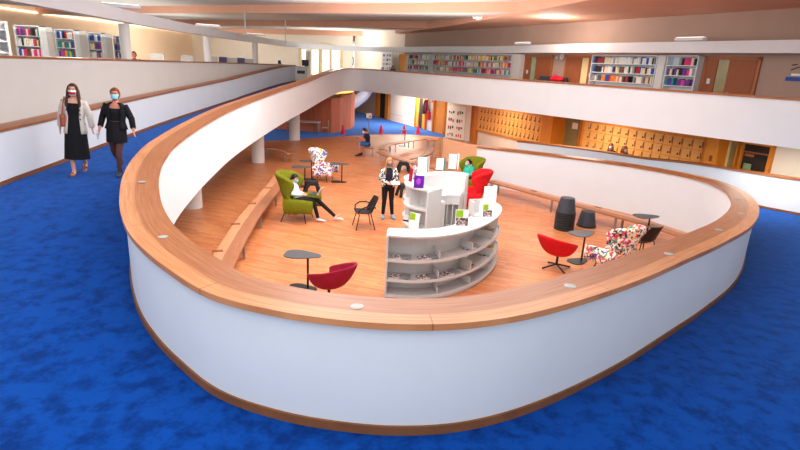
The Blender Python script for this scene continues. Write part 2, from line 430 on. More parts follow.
struct('wall_ramp_right', MB().band(offset(PW, .03), offset(PW, .25), 0, [z - .04 for z in pz]), WHITE, smooth=True)
struct('trim_5', MB().band(PW, offset(PW, .32), [z - .05 for z in pz], pz), CAP)
struct('baseboard_right', MB().band(offset(PW, .01), offset(PW, .03), [z - 1.05 for z in pz], [z - .98 for z in pz]), SKIRT)
def px_at(y):
    for i in range(len(PW) - 1):
        (x0, y0), (x1, y1) = PW[i], PW[i + 1]
        if (y0 - y) * (y1 - y) <= 0: return x0 + (x1 - x0) * (y - y0) / (y1 - y0 + 1e-9)
    return None
def lx_at(y):
    for i in range(len(LW) - 1):
        (x0, y0), (x1, y1) = LW[i], LW[i + 1]
        if (y0 - y) * (y1 - y) <= 0: return x0 + (x1 - x0) * (y - y0) / (y1 - y0 + 1e-9)
    return LW[-1][0]
rf = MB()
def rows(ys, xa, xb, zf):
    prev = None
    for y in ys:
        a, b, z = xa(y), xb(y), zf(y)
        if a is None or b is None: prev = None; continue
        o = len(rf.v); rf.v += [(a, y, z), (b, y, z), (b, y, z - .28), (a, y, z - .28)]
        if prev is not None:
            q = prev
            rf.f += [(q, q + 1, o + 1, o), (q + 3, o + 3, o + 2, q + 2)]
        prev = o
ysl = [ymin + .02 * k * k for k in range(8)]; ysl = [y for y in ysl if y < 5] + [5 + .4 * k for k in range(74)]
rf.prism([(-7.35, 1), (14.45, 1), (14.45, ymin + .25), (.5, ymin + .25), (.5, ymin + .07), (-.5, ymin + .07), (-.5, ymin + .25), (-7.35, ymin + .25)], 1.3, 1.4995)
if 0: rows([1, 2, 3, ymin], lambda y: -7.3, lambda y: 0, lambda y: 1.5)
rows(ysl, lambda y: lx_at(y) - .05, lambda y: (xl_ring(y) or -4) + .1, lambda y: fl(y) - 1.0)
ysr = [y for y in ysl if y < 20.6]
rows(ysr + [20.6], lambda y: (xr_ring(y) - .1) if xr_ring(y) is not None else 3.0, lambda y: (px_at(y) or 14.4) + .05, lambda y: fr(y) - 1.0)
struct('floor', rf, BLUE)

RUG = [(-14, 24.3), (-8.84, 27.85), (-7.69, 28.84), (-5.95, 30.52), (-3.9, 32.44), (-1.88, 34.22), (.36, 35.12), (2.29, 34.6), (6.5, 31.5), (14, 28)]
wf = MB(); n = len(RUG)
wf.prism([(14, 1), (-14, 1)] + RUG, -.1, 0)
struct('floor_wood', wf, FLOORW)
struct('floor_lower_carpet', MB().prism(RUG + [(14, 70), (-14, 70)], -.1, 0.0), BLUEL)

# gallery slab (upper floor) : right strip, far part, left part
P0 = V((13.6, 13.8)); D = V((-.442, .897)).normalized(); NW = V((-D.y, D.x)) if False else V((-.897, -.442)).normalized()
def wp(s, off=0): q = P0 + D * s + NW * off; return (q.x, q.y)
RZW = math.atan2(-D.y, -D.x)
UPZ = 2.95
oo = offset(inner, .2)
strip = [oo[i] for i in range(iC - 3, NP, 2)]
ss = MB()
wl = [wp(44 - 48 * k / (len(strip) - 1), -.1) for k in range(len(strip))]
ss.band(strip, wl, UPZ - .15, UPZ)
ss.prism([(-7.0, 34.6), strip[0], wp(44), (-26, 64), (-9, 38)], UPZ - .25, UPZ)
uo = offset(UW, .2)
ss.band([uo[i] for i in range(0, len(uo), 3)], [(-34, 2 + 60 * i / len(uo)) for i in range(0, len(uo), 3)], UPZ - .25, UPZ)
ss.prism([(-7.2, 34.7), (-9, 38), (-26, 64), (-36, 60), (-34, 55)], UPZ - .25, UPZ)
struct('floor_gallery', ss, mat('grey_carpet', (150, 146, 144), .95, .05, 30))

# ------------------------------------------------------------------ outer walls and ceiling
def wallquad(a, b, z0, z1, th=.2):
    a = V(a); b = V(b); d = (b - a).normalized(); nrm = V((-d.y, d.x)) * th
    return MB().prism([tuple(a), tuple(b), tuple(b + nrm), tuple(a + nrm)], z0, z1)
struct('wall_right_upper', MB().prism([wp(-8), wp(31.5), wp(31.5, -.3), wp(-8, -.3)], UPZ - .3, 7.4), TAUPE)
struct('wall_right_far', MB().prism([wp(31.5), wp(42), wp(42, -.3), wp(31.5, -.3)], UPZ - .3, 7.4), WHITE2)
struct('wall_right_lower', MB().prism([wp(-8), wp(42), wp(42, -.3), wp(-8, -.3)], 0, UPZ - .3), WHITE2)
FAR0 = wp(42, .2)
struct('wall_back', MB().prism([FAR0, (-27, 64), (-27, 64.4), (FAR0[0], FAR0[1] + .4)], 0, 7.4), mat('cream_plaster', (246, 238, 226), .8, .02, 2))
LB = [(-26.9, 30), (-26.9, 40), (-26.3, 46), (-25.2, 52), (-24, 63.5)]
for i in range(1):
    b = MB(); b.band(LB, [(x - .3, y) for x, y in LB], UPZ - .2, 7.4)
    struct('wall_left', b, mat('peach_wall', (250, 222, 192), .85, .03, .5))
    cv = MB(); cv.band([(x + .12, y) for x, y in LB], [(x + .02, y) for x, y in LB], 6.62, 6.70)
    tag(cv.build('cove_light', COVE), 'thin glowing light strip along top of peach wall', 'light')
struct('wall_left_lower', MB().box((-13.9, 34, 1.4), (.2, 70, 2.7)), WHITE2)

cu = V((.875, -.485)); cvv = V((.485, .875))
prof = [( -8, 7.0), (9.0, 7.0)]
for v0 in (13.6, 22.6, 31.6, 41.5, 51.5): prof += [(v0 - .001, 7.02), (v0, 6.60)]
prof += [(70, 6.98)]
cw = MB(); cp = MB()
def cpt(u, v, z): q = cu * u + cvv * v; return (q.x, q.y, z)
for (v0, z0), (v1, z1) in zip(prof[:-1], prof[1:]):
    t = cp if abs(v1 - v0) < .01 else cw
    o = len(t.v); t.v += [cpt(-60, v0, z0), cpt(42, v0, z0), cpt(42, v1, z1), cpt(-60, v1, z1)]; t.f.append((o, o + 1, o + 2, o + 3))
struct('ceiling', cw, CEILW)
struct('ceiling_riser', cp, PEACH)
struct('ceiling_roof', MB().box((-8, 28, 7.5), (80, 90, .1)), CEILW)

sf = [(-8, 8.5), (0, 7.2), (6, 5.6), (12, 4.2), (20, 2.4), (32, .6)]
struct('ceiling_soffit', MB().band([wp(s_, .0) for s_, o_ in sf], [wp(s_, o_) for s_, o_ in sf], 6.56, 7.2), PEACH)
# suspended ring beam over the gallery edge
BP = spline([(-8.2, 8), (-8.6, 12.5), (-9.1, 16.7), (-9.6, 21.0), (-9.8, 26.4), (-9.7, 34.5), (-8.6, 42.5), (-5.2, 45.4), (-1.2, 42.3), (2.2, 36.3), (5.0, 31.8), wp(12, .6), wp(4, .6), wp(-6, .6)], 6)
struct('trim_6', MB().band(BP, offset(BP, -.3), 5.21, 5.58), BEAMW, smooth=True)
# columns carrying it
for k, (px, Y) in enumerate(((126, 19.2), (207, 27), (255, 34.3), (308, 43.5))):
    q = atd(px, 50, Y)
    b = MB().lathe([(.19, UPZ), (.17, UPZ + .05), (.17, 5.2), (.18, 5.22)], n=24)
    b2 = b.build('column', COLW, smooth=True, loc=(q.x, q.y, 0)); b2['kind'] = 'structure'
# columns under the ramp
for (px, py, r) in ((258, 162, .28), (294.5, 140, .3), (192, 207, .3)):
    q = atz(px, py, 0); zt = fl(q.y) - 1.25
    b2 = MB().lathe([(r, 0), (r, zt + .2)], n=24).build('column', COLW, smooth=True, loc=(q.x, q.y, 0)); b2['kind'] = 'structure'
# hanging rods and uplight boxes
for px, y0, y1, Y, w in ((245.5, 27, 34, 31, 'above the second desk screen'), (285.5, 36, 43, 38, 'left of the info screen column'), (396.5, 37, 48, 44, 'above the white notice board'), (470.5, 28, 47, 35, 'above the longest bookcase'), (597.5, 14, 50, 25, 'left of the right bookcase')):
    a = atd(px, y1, Y); t_ = atd(px, y0, Y)
    tag(MB().tube([(a.x, a.y, 5.3), (a.x, a.y, 6.9)], .035).build('hanging_rod', GREY), 'thin grey rod hanging from ceiling to white beam ' + w, 'rod', 'hanging rods')
for px, py, Y, w in ((121, 8.5, 17.5, 'above the nearest gallery column'), (208, 26, 26.5, 'above the second gallery column'), (256, 36.5, 34, 'above the third gallery column'), (429, 46.8, 39, 'above the left end bookcase'), (522.5, 45, 28.4, 'above the white bookcase end panel'), (690, 41.5, 19.5, 'above the narrow bookcase')):
    q = atd(px, py, Y)
    e = thing('uplight', 'small white box light on top of the long beam ' + w, 'light', (q.x, q.y, 5.6), .4 if px < 300 else RZW, 'box lights on the beam')
    MB().box((0, 0, .05), (1.1, .22, .1)).build('housing', BEAMW, e, bevel=.01)
    MB().box((0, 0, .107), (1.0, .16, .012)).build('glow_panel', LAMP, e)
# bright strips in the ceiling
for px, py, w, sx in ((494, 17.5, 'above the longest bookcase, the larger one', 1.8), (428, 30, 'above the left end bookcase', 1.6), (745 - 330, 38.5, 'beyond, the smallest', 1.4)):
    v0 = {494: 24, 428: 33.5}.get(px, 43)
    r = ray(px, py); t = (6.72 - HC) / r.z
    q = V((r.x * t, r.y * t))
    e = thing('ceiling_light', 'white glowing ceiling light panel ' + w, 'light', (q.x, q.y, 6.66), math.atan2(cu.y, cu.x), 'glowing ceiling panels')
    MB().box((0, 0, .05), (sx * 1.04, .9, .08)).build('frame', BEAMW, e)
    MB().box((0, 0, 0), (sx, .8, .03)).build('diffuser', LAMP, e)

# ------------------------------------------------------------------ things on the right-hand wall (upper gallery)
def onwall(name, label, cat, s, z, off=0, group=None):
    q = wp(s, off); return thing(name, label, cat, (q[0], q[1], z), RZW, group)
# local frame of these: x to the viewer's right, -y out of the wall
BOOKC = [mat('book_%s' % n, c, .6, .05, 6) for n, c in (('white', (232, 230, 226)), ('cream', (226, 208, 180)), ('red', (196, 40, 46)), ('pink', (224, 60, 130)), ('blue', (50, 80, 170)), ('teal', (40, 140, 150)), ('green', (84, 160, 60)), ('yellow', (232, 190, 60)), ('orange', (232, 130, 50)), ('violet', (110, 60, 150)), ('black', (44, 42, 46)), ('brown', (120, 84, 66)), ('grey', (150, 150, 152)))]
BNAME = ['white', 'cream', 'red', 'pink', 'blue', 'teal', 'green', 'yellow', 'orange', 'violet', 'black', 'brown', 'grey']
book_proto = {}
def book_mesh(ci):
    if ci not in book_proto:
        b = MB(); b.prism([(-.5, .5), (-.5, -.42), (-.3, -.5), (.3, -.5), (.5, -.42), (.5, .5)], 0, 1)
        me_o = b.build('book', BOOKC[ci]); book_proto[ci] = me_o.data; col.objects.unlink(me_o); bpy.data.objects.remove(me_o)
    return book_proto[ci]
NBOOK = [0]
def book(M, x, z, w, h, d, ci, label, group, lean=0):
    o = bpy.data.objects.new('book', book_mesh(ci)); col.objects.link(o)
    o.matrix_world = M @ Matrix.Translation((x, 0, z)) @ Matrix.Rotation(lean, 4, 'Y') @ Matrix.Diagonal((w, d, h, 1))
    tag(o, label, 'book', group); NBOOK[0] += 1
SHN = ['bottom', 'second lowest', 'second highest', 'top']
def bookcase(root, W, Hh, Dp, zs, where, fill=.85, bw=(.05, .09), palette=None, individually=True, endpanel='right', m=GREY):
    """open shelving: sides, back, shelves as parts; the books on it are things of their own"""
    MB().box((-W / 2 + .02, 0, Hh / 2), (.04, Dp, Hh)).build('side_panel', m, root)
    MB().box((W / 2 - .02, 0, Hh / 2), (.04, Dp, Hh)).build('side_panel', m, root)
    MB().box((0, Dp / 2 - .01, Hh / 2), (W - .04, .02, Hh)).build('back_panel', m, root)
    MB().box((0, 0, Hh - .02), (W, Dp, .04)).build('top_panel', m, root)
    for z in [.06] + list(zs): MB().box((0, 0, z), (W - .08, Dp - .02, .03)).build('shelf', m, root)
    Mx = Matrix.Translation(root.location) @ Matrix.Rotation(root.rotation_euler.z, 4, 'Z')
    stuff = MB(); stuff_m = []
    lv = list(zs)
    for si_, z in enumerate(lv):
        x = -W / 2 + .07; cnt = 0
        gap_h = (lv[si_ + 1] - z if si_ + 1 < len(lv) else Hh - z) - .06
        while x < W / 2 - .12:
            if random.random() > fill:
                x += random.uniform(.1, .3); continue
            run = random.randint(3, 9); base = random.choice(palette or range(13))
            for _ in range(run):
                w = random.uniform(*bw)
                if x + w > W / 2 - .06: break
                ci = base if random.random() < .35 else random.choice(palette or range(13))
                h = gap_h * random.uniform(.68, .9); d = Dp * .66
                if individually:
                    nm = SHN[si_ + (4 - len(lv))] if len(lv) > 2 else SHN[si_ * 3]
                    book(Mx, x + w / 2, z + .015, w * .94, h, d, ci, '%s book, %s from left, %s shelf of %s' % (BNAME[ci], ORD[cnt], nm, where), 'books in ' + where)
                else:
                    k0 = len(stuff.f); stuff.box((x + w / 2, 0, z + .015 + h / 2), (w * .94, d, h)); stuff_m += [ci] * (len(stuff.f) - k0)
                cnt += 1; x += w
    if not individually:
        me = bpy.data.meshes.new('books'); me.from_pydata(stuff.v, [], stuff.f)
        for mm in BOOKC: me.materials.append(mm)
        for p, ci in zip(me.polygons, stuff_m): p.material_index = ci
        o = bpy.data.objects.new('books', me); col.objects.link(o); o.location = root.location; o.rotation_euler = root.rotation_euler
        o['kind'] = 'stuff'; tag(o, 'rows of many small colourful books filling ' + where, 'books')
    return root
PALE = [0, 0, 1, 1, 10, 11, 12, 2, 4, 8, 0, 1, 10]
def wcase(s1, s0, label, where, zs, **k):
    W = s1 - s0; e = onwall('bookcase', label, 'bookcase', (s0 + s1) / 2, UPZ, .2)
    bookcase(e, W, 2.2, .34, zs, where, **k); return e
ZS4 = (.4, .76, 1.12, 1.48, 1.84)
wcase(12.0, 8.63, 'wide grey bookcase between two brown doors on the gallery', 'wide bookcase beside red bag', ZS4[2:], fill=.9, bw=(.07, .12), palette=PALE)
wcase(8.2, 6.9, 'narrow grey bookcase left of the rightmost brown door', 'narrow bookcase by the rightmost door', ZS4[2:], fill=.75, bw=(.07, .12), palette=[4, 5, 0, 1, 10, 12, 3, 9])
wcase(30.2, 26.9, 'short grey bookcase beside the orange door at the gallery far end', 'the short far end bookcase', ZS4[2:], individually=False, bw=(.08, .16), fill=.75, palette=[0, 1, 0, 10, 12, 6, 0, 3])
wcase(26.4, 17.7, 'longest grey bookcase full of colourful books on the far gallery', 'the longest bookcase on the far gallery', ZS4[2:], individually=False, bw=(.08, .16), fill=.9, palette=[0, 1, 0, 2, 3, 5, 6, 0, 1, 10, 7, 3, 8, 0, 12])
# plain white panels between
for s1, s0, z1 in ((17.65, 17.0, 2.2), (8.6, 8.25, 2.2)):
    e = onwall('end_cabinet', 'plain white tall cabinet ' + ('right of the longest bookcase' if s1 > 10 else 'left of the narrow bookcase'), 'cabinet', (s0 + s1) / 2, UPZ, .2)
    MB().box((0, 0, z1 / 2), (s1 - s0, .34, z1)).build('body', BOARD, e, bevel=.01)
    MB().box((0, -.175, z1 / 2), (s1 - s0 - .06, .012, z1 - .08)).build('door', BOARD, e)
def wdoor(n, s1, s0, glass, leaf_left, gm=GLASSO, jm=BROWND, base=UPZ, Hh=2.18):
    """brown door set: wide frame, a leaf and a glazed strip"""
    W = s1 - s0; q = wp((s0 + s1) / 2, .02)
    e = bpy.data.objects.new('door_%d' % n, None); col.objects.link(e); e.location = (q[0], q[1], base); e.rotation_euler.z = RZW; e['kind'] = 'structure'
    f = MB()
    f.box((0, 0, Hh - .05), (W, .12, .1)); f.box((-W / 2 + .05, 0, Hh / 2), (.1, .12, Hh)); f.box((W / 2 - .05, 0, Hh / 2), (.1, .12, Hh))
    f.build('door_frame', BROWNL if jm is BROWND else jm, e)
    g0, g1 = -W / 2 + glass[0] * W, -W / 2 + glass[1] * W
    MB().box(((g0 + g1) / 2, -.02, Hh / 2 - .05), (g1 - g0, .04, Hh - .12)).build('glass_strip', gm, e)
    for a, b in ((-W / 2 + .1, g0), (g1, W / 2 - .1)):
        if b - a > .12:
            l = MB().box(((a + b) / 2, -.035, Hh / 2 - .05), (b - a - .02, .06, Hh - .12)).build('door_leaf', jm, e)
            if b - a > .5: MB().tube([(a + .12, -.09, 1.0), (a + .26, -.09, 1.0)], .02).build('door_handle', STEEL, l)
            else: MB().box(((a + b) / 2, -.075, 1.35), (.12, .02, .18)).build('switch_plate', GREY, l)
    return e
wdoor(1, 17.0, 14.85, (.26, .43), 0, GLASSG)
wdoor(2, 13.98, 11.95, (.55, .75), 0, GLASSY)
wdoor(3, 6.88, 4.9, (.27, .47), 0, GLASSO)
wdoor(4, 33.9, 33.0 + 1.6, (.3, .5), 0, GLASSG, ORANGE)
wdoor(5, 32.2, 30.3, (.55, .75), 0, GLASSY, ORANGE)
# clock, sensor, sofa, notice board, poster, oval sign
e = onwall('wall_clock', 'small round grey clock on wall above the red sofa', 'clock', 14.22, 5.06, .03)
MB().loft([(0, 0, 0), (0, -.06, 0)], [.15, .15], n=20).build('case', GREYP, e); MB().loft([(0, -.06, 0), (0, -.065, 0)], [.125, .125], n=20).build('face', BOARD, e)
MB().box((0, -.07, .04), (.012, .01, .09)).build('hand', BLACK, e); MB().box((.03, -.07, 0), (.07, .01, .012)).build('hand', BLACK, e)
e = onwall('wall_sensor', 'tiny grey sensor on wall left of the round clock', 'sensor', 14.62, 5.02, .03)
MB().ell((0, -.02, 0), (.05, .05, .06)).build('lens', BOARD, e); MB().box((0, .0, 0), (.12, .03, .16)).build('base', GREYP, e)
e = onwall('sofa', 'charcoal two seat sofa with a red cushion against gallery wall', 'sofa', 14.35, UPZ, .62)
MB().box((0, 0, .3), (1.9, .7, .5)).build('seat', CHAR, e, bevel=.04); MB().box((0, .3, .66), (1.9, .16, 1.05)).build('backrest', CHAR, e, bevel=.04)
for sx in (-.9, .9): MB().box((sx, 0, .5), (.14, .7, .5)).build('armrest', CHAR, e, bevel=.03)
e = onwall('red_bag', 'red bag on the right half of the charcoal sofa', 'bag', 13.85, UPZ + .95, .55)
MB().ell((0, 0, .15), (.42, .2, .15)).build('body', REDP, e, smooth=True); MB().tube([(-.3, 0, .22), (-.25, 0, .34), (-.1, 0, .38), (0, 0, .27)], .02).build('strap', MAGEN, e)
e = onwall('notice_board', 'white notice board with small colour prints behind the gallery parapet', 'notice board', 33.45, UPZ + .55, .5)
MB().box((0, 0, .85), (1.9, .05, 1.75)).build('panel', BOARD, e)
for i in range(3):
    for j in range(5):
        MB().box((-.6 + .6 * i + random.uniform(-.1, .1), -.03, .2 + .32 * j), (random.uniform(.2, .4), .008, random.uniform(.08, .2))).build('notice', random.choice([BOOKC[4], BOOKC[3], BOOKC[12], BOOKC[5], BOOKC[9], BOOKC[4]]), e)
for sx in (-.8, .8): MB().box((sx, .05, 0), (.05, .4, 1.1)).build('leg', GREY, e)
e = onwall('poster', 'small poster with pale sky and dark blue lower half at right edge', 'poster', 3.75, 4.42, .02)
MB().box((0, 0, .28), (.62, .02, .56)).build('sheet', TAUPE, e); MB().box((0, -.012, .07), (.6, .01, .12)).build('blue_band', BOOKC[4], e); MB().box((.05, -.012, .2), (.42, .01, .06)).build('white_band', PAPER, e)
MB().tube([(-.2, -.015, .33), (0, -.015, .42), (.28, -.015, .38)], .015).build('dark_stroke', DARK, e); MB().tube([(-.2, -.015, .48), (-.05, -.015, .5)], .015).build('dark_stroke', DARK, e)
q = atd(353, 61, 47)
e = thing('oval_mirror', 'small upright oval grey framed mirror on the white gallery wall', 'mirror', q, RZW)
MB().loft([(0, 0, 0), (0, -.05, 0)], [(.18, .34)] * 2, n=24).build('frame', CHAR, e); MB().loft([(0, -.05, 0), (0, -.06, 0)], [(.12, .27)] * 2, n=24).build('glass', GREY, e)
# far windows
fdir = (V((-27, 64)) - V(FAR0)).normalized(); fn = V((-fdir.y, fdir.x)); fn = fn if fn.y < 0 else -fn
def farpt(px):
    r = ray(px, 60); A = V(FAR0); den = r.x * fdir.y - r.y * fdir.x
    t = (A.x * fdir.y - A.y * fdir.x) / den; return V((r.x * t, r.y * t))
wa_, wb_ = farpt(301.5), farpt(342)
L_ = (wb_ - wa_).length; mid = (wa_ + wb_) / 2
CREAMF = mat('pale_wood_frame', (236, 216, 176), .5, .06, 3)
e = bpy.data.objects.new('window_1', None); col.objects.link(e); e['kind'] = 'structure'
e.location = (mid.x + fn.x * .05, mid.y + fn.y * .05, UPZ); e.rotation_euler.z = math.atan2(-fdir.y, -fdir.x)
nP = 4
for k in range(nP):
    w = L_ / nP; x = -L_ / 2 + w * (k + .5)
    MB().box((x, 0, 1.25), (w - .1, .04, 2.3)).build('pane', PANE, e)
for k in range(nP + 1): MB().box((-L_ / 2 + L_ / nP * k, -.05, 1.3), (.26 if k not in (2,) else .4, .12, 2.6)).build('mullion', CREAMF, e)
MB().box((0, -.05, 2.45), (L_, .12, .14)).build('rail', CREAMF, e)
MB().tube([(0, -.06, 3.0), (L_ * .2, -.06, 2.95), (L_ * .38, -.06, 2.8), (L_ * .5, -.06, 2.5)], .05).build('arched_rail', CREAMF, e)

# ------------------------------------------------------------------ left gallery: bookcases, desks, info stand
def quad_case(fl_, fr_, Hh, label, where, side):
    a = atz(*fl_, UPZ + Hh); b = atz(*fr_, UPZ + Hh)
    mid = (a + b) / 2; W = min(1.6, max(.9, (b - a).xy.length)); rz = side
    e = thing('bookcase', label, 'bookcase', (mid.x, mid.y, UPZ), rz)
    bookcase(e, W, Hh, .5, (.62, 1.1, 1.6), where, fill=.95, bw=(.055, .1), palette=[3, 4, 9, 2, 0, 0, 10, 5, 1, 4, 3, 0, 1, 7, 11, 0])
    MB().box((W / 2 + .62, .08, Hh / 2 - .02), (1.15, .5, Hh - .05), 0).build('end_panel', mat('grey_end_panel', (198, 200, 200), .6, .02, 3), e) if False else None
    # deep end panel seen to the right of the shelves
    return e, W
for (a, b, ex, lab, wh) in (((12.5, 24.5), (39.5, 26.0), (52, 27), 'grey bookcase of colourful books on the left gallery, second from frame edge', 'left gallery bookcase second from frame edge'),
                        ((53.5, 29), (74, 29.6), (86.5, 32), 'grey bookcase of violet and red books, third from left frame edge', 'left gallery bookcase third from frame edge'),
                        ((86.7, 32.3), (101.3, 32.8), (111.5, 34), 'grey bookcase with dark books, fourth from left frame edge', 'left gallery bookcase fourth from frame edge'),
                        ((112.3, 35.2), (116.8, 35.4), (122, 36.5), 'narrow looking grey bookcase just left of the nearest gallery column', 'bookcase touching the nearest gallery column')):
    Hh = 2.25
    A = atz(*a, UPZ + Hh); B = atz(*b, UPZ + Hh); C_ = atz(*ex, UPZ + Hh)
    Ym = (A.y + B.y) / 2
    if (b[0] - a[0]) < 8: Ym = A.y
    A = atd(a[0], a[1], Ym); B = atd(b[0], b[1], Ym); Hh = (A.z + B.z) / 2 - UPZ
    # front face from A to B ; side from B to C_
    d = (B - A).xy; W = d.length; ang = 0.0
    W = max(.5, W)
    cen = V((A.x + math.cos(ang) * W / 2, A.y + math.sin(ang) * W / 2))
    e = thing('bookcase', lab, 'bookcase', (cen.x, cen.y + .2, UPZ), ang)
    bookcase(e, W, Hh, .4, (.95, 1.38, 1.81), wh, fill=.97, bw=(.06, .11), palette=[3, 4, 9, 2, 0, 0, 10, 5, 1, 4, 3, 0, 1, 7, 11, 0])
    # long side panel running back from the right front corner
    Bl = V((W / 2 - .02, -.2)); M2 = Matrix.Rotation(-ang, 2)
    Cw = M2 @ (V((C_.x, C_.y)) - V((cen.x, cen.y + .2)))
    # same apparent edge, running back 1.2 m
    dirp = (Cw - Bl)
    rr = ray(*ex); kx = rr.x / rr.y
    yb = B.y + 1.3; Cw = M2 @ (V((kx * yb, yb)) - V((cen.x, cen.y + .2)))
    dirp = (Cw - Bl); nn = V((-dirp.y, dirp.x)).normalized() * .05
    MB().prism([tuple(Bl), tuple(Cw), tuple(Cw + nn), tuple(Bl + nn)], 0, Hh).build('end_panel', mat('grey_end_panel', (204, 202, 200), .6, .02, 3), e)
A = atz(0, 20.5, UPZ + 2.25)
e = thing('bookcase', 'grey magazine rack with slanted shelves cut by left frame edge', 'bookcase', (A.x - .78, A.y + .1, UPZ), .5)
for sx in (-.75, .75): MB().box((sx, 0, 1.12), (.05, .4, 2.25)).build('side_panel', GREY, e)
MB().box((0, .19, 1.12), (1.5, .02, 2.25)).build('back_panel', GREY, e)
for z in (.3, .72, 1.14, 1.56, 1.98): MB().box((0, -.02, z), (1.45, .38, .03), M=Matrix.Rotation(.35, 3, 'X')).build('shelf', BEAMW, e)
for k, (x, z) in enumerate(((.35, .98), (.3, 1.42), (-.3, 1.42), (.1, 1.9), (-.35, .98))):
    q = e.matrix_basis @ V((x, -.1, z))
    o = MB().box((0, 0, .12), (.24, .02, .26), M=Matrix.Rotation(-.3, 3, 'X')).build('magazine', random.choice([MAGS, BOOKC[12], PAPER]), loc=q, rz=.5)
    tag(o, 'pale magazine facing out on the magazine rack, %s' % ('right lower', 'right middle', 'left middle', 'upper middle', 'left lower')[k], 'magazine', 'magazines on the rack')
for k, (x0, x1, y0, y1, Y, scr) in enumerate(((149.5, 164, 53, 61, 24, 0), (181, 193, 55, 62, 27, 0), (211, 217, 56.5, 63, 30, 0), (225, 237, 57.5, 63.5, 31, 1), (243, 253.5, 58.5, 64.5, 32, 1))):
    a, b = atd(x0, y0, Y), atd(x1, y0, Y); W = b.x - a.x
    e = thing('desk', 'grey screened study desk behind the left gallery parapet, %s from the nearest column' % ORD[k], 'desk', ((a.x + b.x) / 2, Y, UPZ), .05, 'study desks')
    Ht = a.z - UPZ
    MB().box((0, 0, Ht / 2 + .35), (W, .05, Ht - .7)).build('screen_panel', GREYP, e); MB().box((0, .4, .72), (W, .75, .04)).build('desktop', BOARD, e)
    for sx in (-1, 1):
        for sy in (.06, .72): MB().box((sx * (W / 2 - .04), sy, .35), (.05, .05, .7)).build('leg', GREY, e)
    if scr:
        q = atd(x0 - 2.2, y0 - .6, Y - .3)
        mnt = thing('monitor', 'dark computer monitor left of the %s grey study desk' % ORD[k], 'monitor', (q.x, q.y, q.z - .5), .3)
        MB().box((0, 0, .32), (.42, .04, .36)).build('screen', mat('screen_blue', (60, 60, 110), .3, .3, 4), mnt); MB().box((0, .04, .1), (.05, .03, .2)).build('stand', CHAR, mnt); MB().box((0, .04, .01), (.24, .18, .02)).build('base', CHAR, mnt)
        tb = thing('side_desk', 'small white side desk under the monitor at the %s study desk' % ORD[k], 'desk', (q.x, q.y, UPZ), .05)
        MB().box((0, 0, q.z - .5 - UPZ - .02), (.6, .6, .04)).build('desktop', BOARD, tb)
        for sx in (-.25, .25): MB().box((sx, 0, (q.z - .5 - UPZ) / 2 - .02), (.05, .5, q.z - .54 - UPZ)).build('leg', GREY, tb)
q = atd(279.5, 64.8, 33)
e = thing('telephone', 'small dark desk phone on the left gallery parapet cap', 'telephone', (q.x, q.y, 4.03), .4)
MB().prism([(-.1, -.1), (.1, -.1), (.1, .1), (-.1, .1)], 0, .05).build('base', CHAR, e); MB().box((0, 0, .12), (.16, .03, .18), M=Matrix.Rotation(-.4, 3, 'X')).build('screen', DARK, e)
q = atd(301.5, 72, 37)
e = thing('info_stand', 'white self service terminal with black screen by gallery column', 'terminal', (q.x, q.y, UPZ), .25)
MB().box((0, 0, .45), (.7, .5, .9)).build('cabinet', BOARD, e, bevel=.02); MB().box((0, 0, .94), (.95, .7, .07)).build('top', BOARD, e, bevel=.02)
MB().box((-.05, -.26, .6), (.5, .02, .2)).build('slot', CHAR, e); MB().box((.26, .1, 1.2), (.46, .06, .4)).build('screen', BLACK, e); MB().box((.26, .14, 1.08), (.1, .06, .3)).build('screen_arm', CHAR, e)

# ------------------------------------------------------------------ lower right wall: doors, lockers, window
FLZ = 0.0
def lockbank(s1, s0, ncol, nrow, z0, ch, label):
    W = s1 - s0; e = onwall('locker_bank', label, 'lockers', (s0 + s1) / 2, 0, .25)
    MB().box((0, .05, (z0 + UPZ - .3) / 2 + .02), (W, .4, UPZ - .34 - z0)).build('carcass', ORANGE, e)
    MB().box((0, .12, z0 / 2), (W - .05, .3, z0)).build('plinth', WHITE2, e)
    cw_ = (W - .3) / ncol
    door = None
    for r in range(nrow):
        for c in range(ncol):
            x = -W / 2 + .15 + cw_ * (c + .5); z = z0 + .1 + ch * (r + .5)
            if door is None:
                door = MB().box((0, 0, 0), (cw_ - .025, .03, ch - .03)).build('door', LOCK, e, loc=(x, -.165, z))
                h1 = MB().box((cw_ * .22, -.02, -.06), (.05, .02, .07)).build('lock', DARK, door)
                h2 = MB().box((cw_ * .42, -.02, .02), (.03, .02, ch * .55)).build('grip_slot', BROWND, door)
                first = (door, h1, h2)
            else:
                d2 = first[0].copy(); col.objects.link(d2); d2.parent = e; d2.location = (x, -.165, z)
                for h in first[1:]:
                    g = h.copy(); col.objects.link(g); g.parent = d2
    return e
lockbank(20.4, 14.3, 17, 3, .8, .45, 'orange wooden locker bank beside the low wood panel, three rows visible')
lockbank(11.95, 5.85, 14, 4, .65, .39, 'orange wooden locker bank behind the two people on the ramp side')
e = onwall('cabinet', 'tall plain orange cabinet between left lockers and glazed door', 'cabinet', 13.8, 0, .42)
MB().box((0, .02, 1.3), (.85, .8, 2.6)).build('body', ORANGED, e); MB().box((-.02, -.4, 1.3), (.75, .03, 2.5)).build('door', ORANGE, e)
e = onwall('cabinet', 'tall plain orange cabinet with switch right of the right lockers', 'cabinet', 5.58, 0, .3)
MB().box((0, .02, 1.3), (.5, .55, 2.6)).build('body', ORANGED, e); MB().box((0, -.27, 1.3), (.44, .03, 2.5)).build('door', ORANGE, e); MB().box((.05, -.3, 1.75), (.1, .02, .2)).build('switch_plate', BROWND, e)
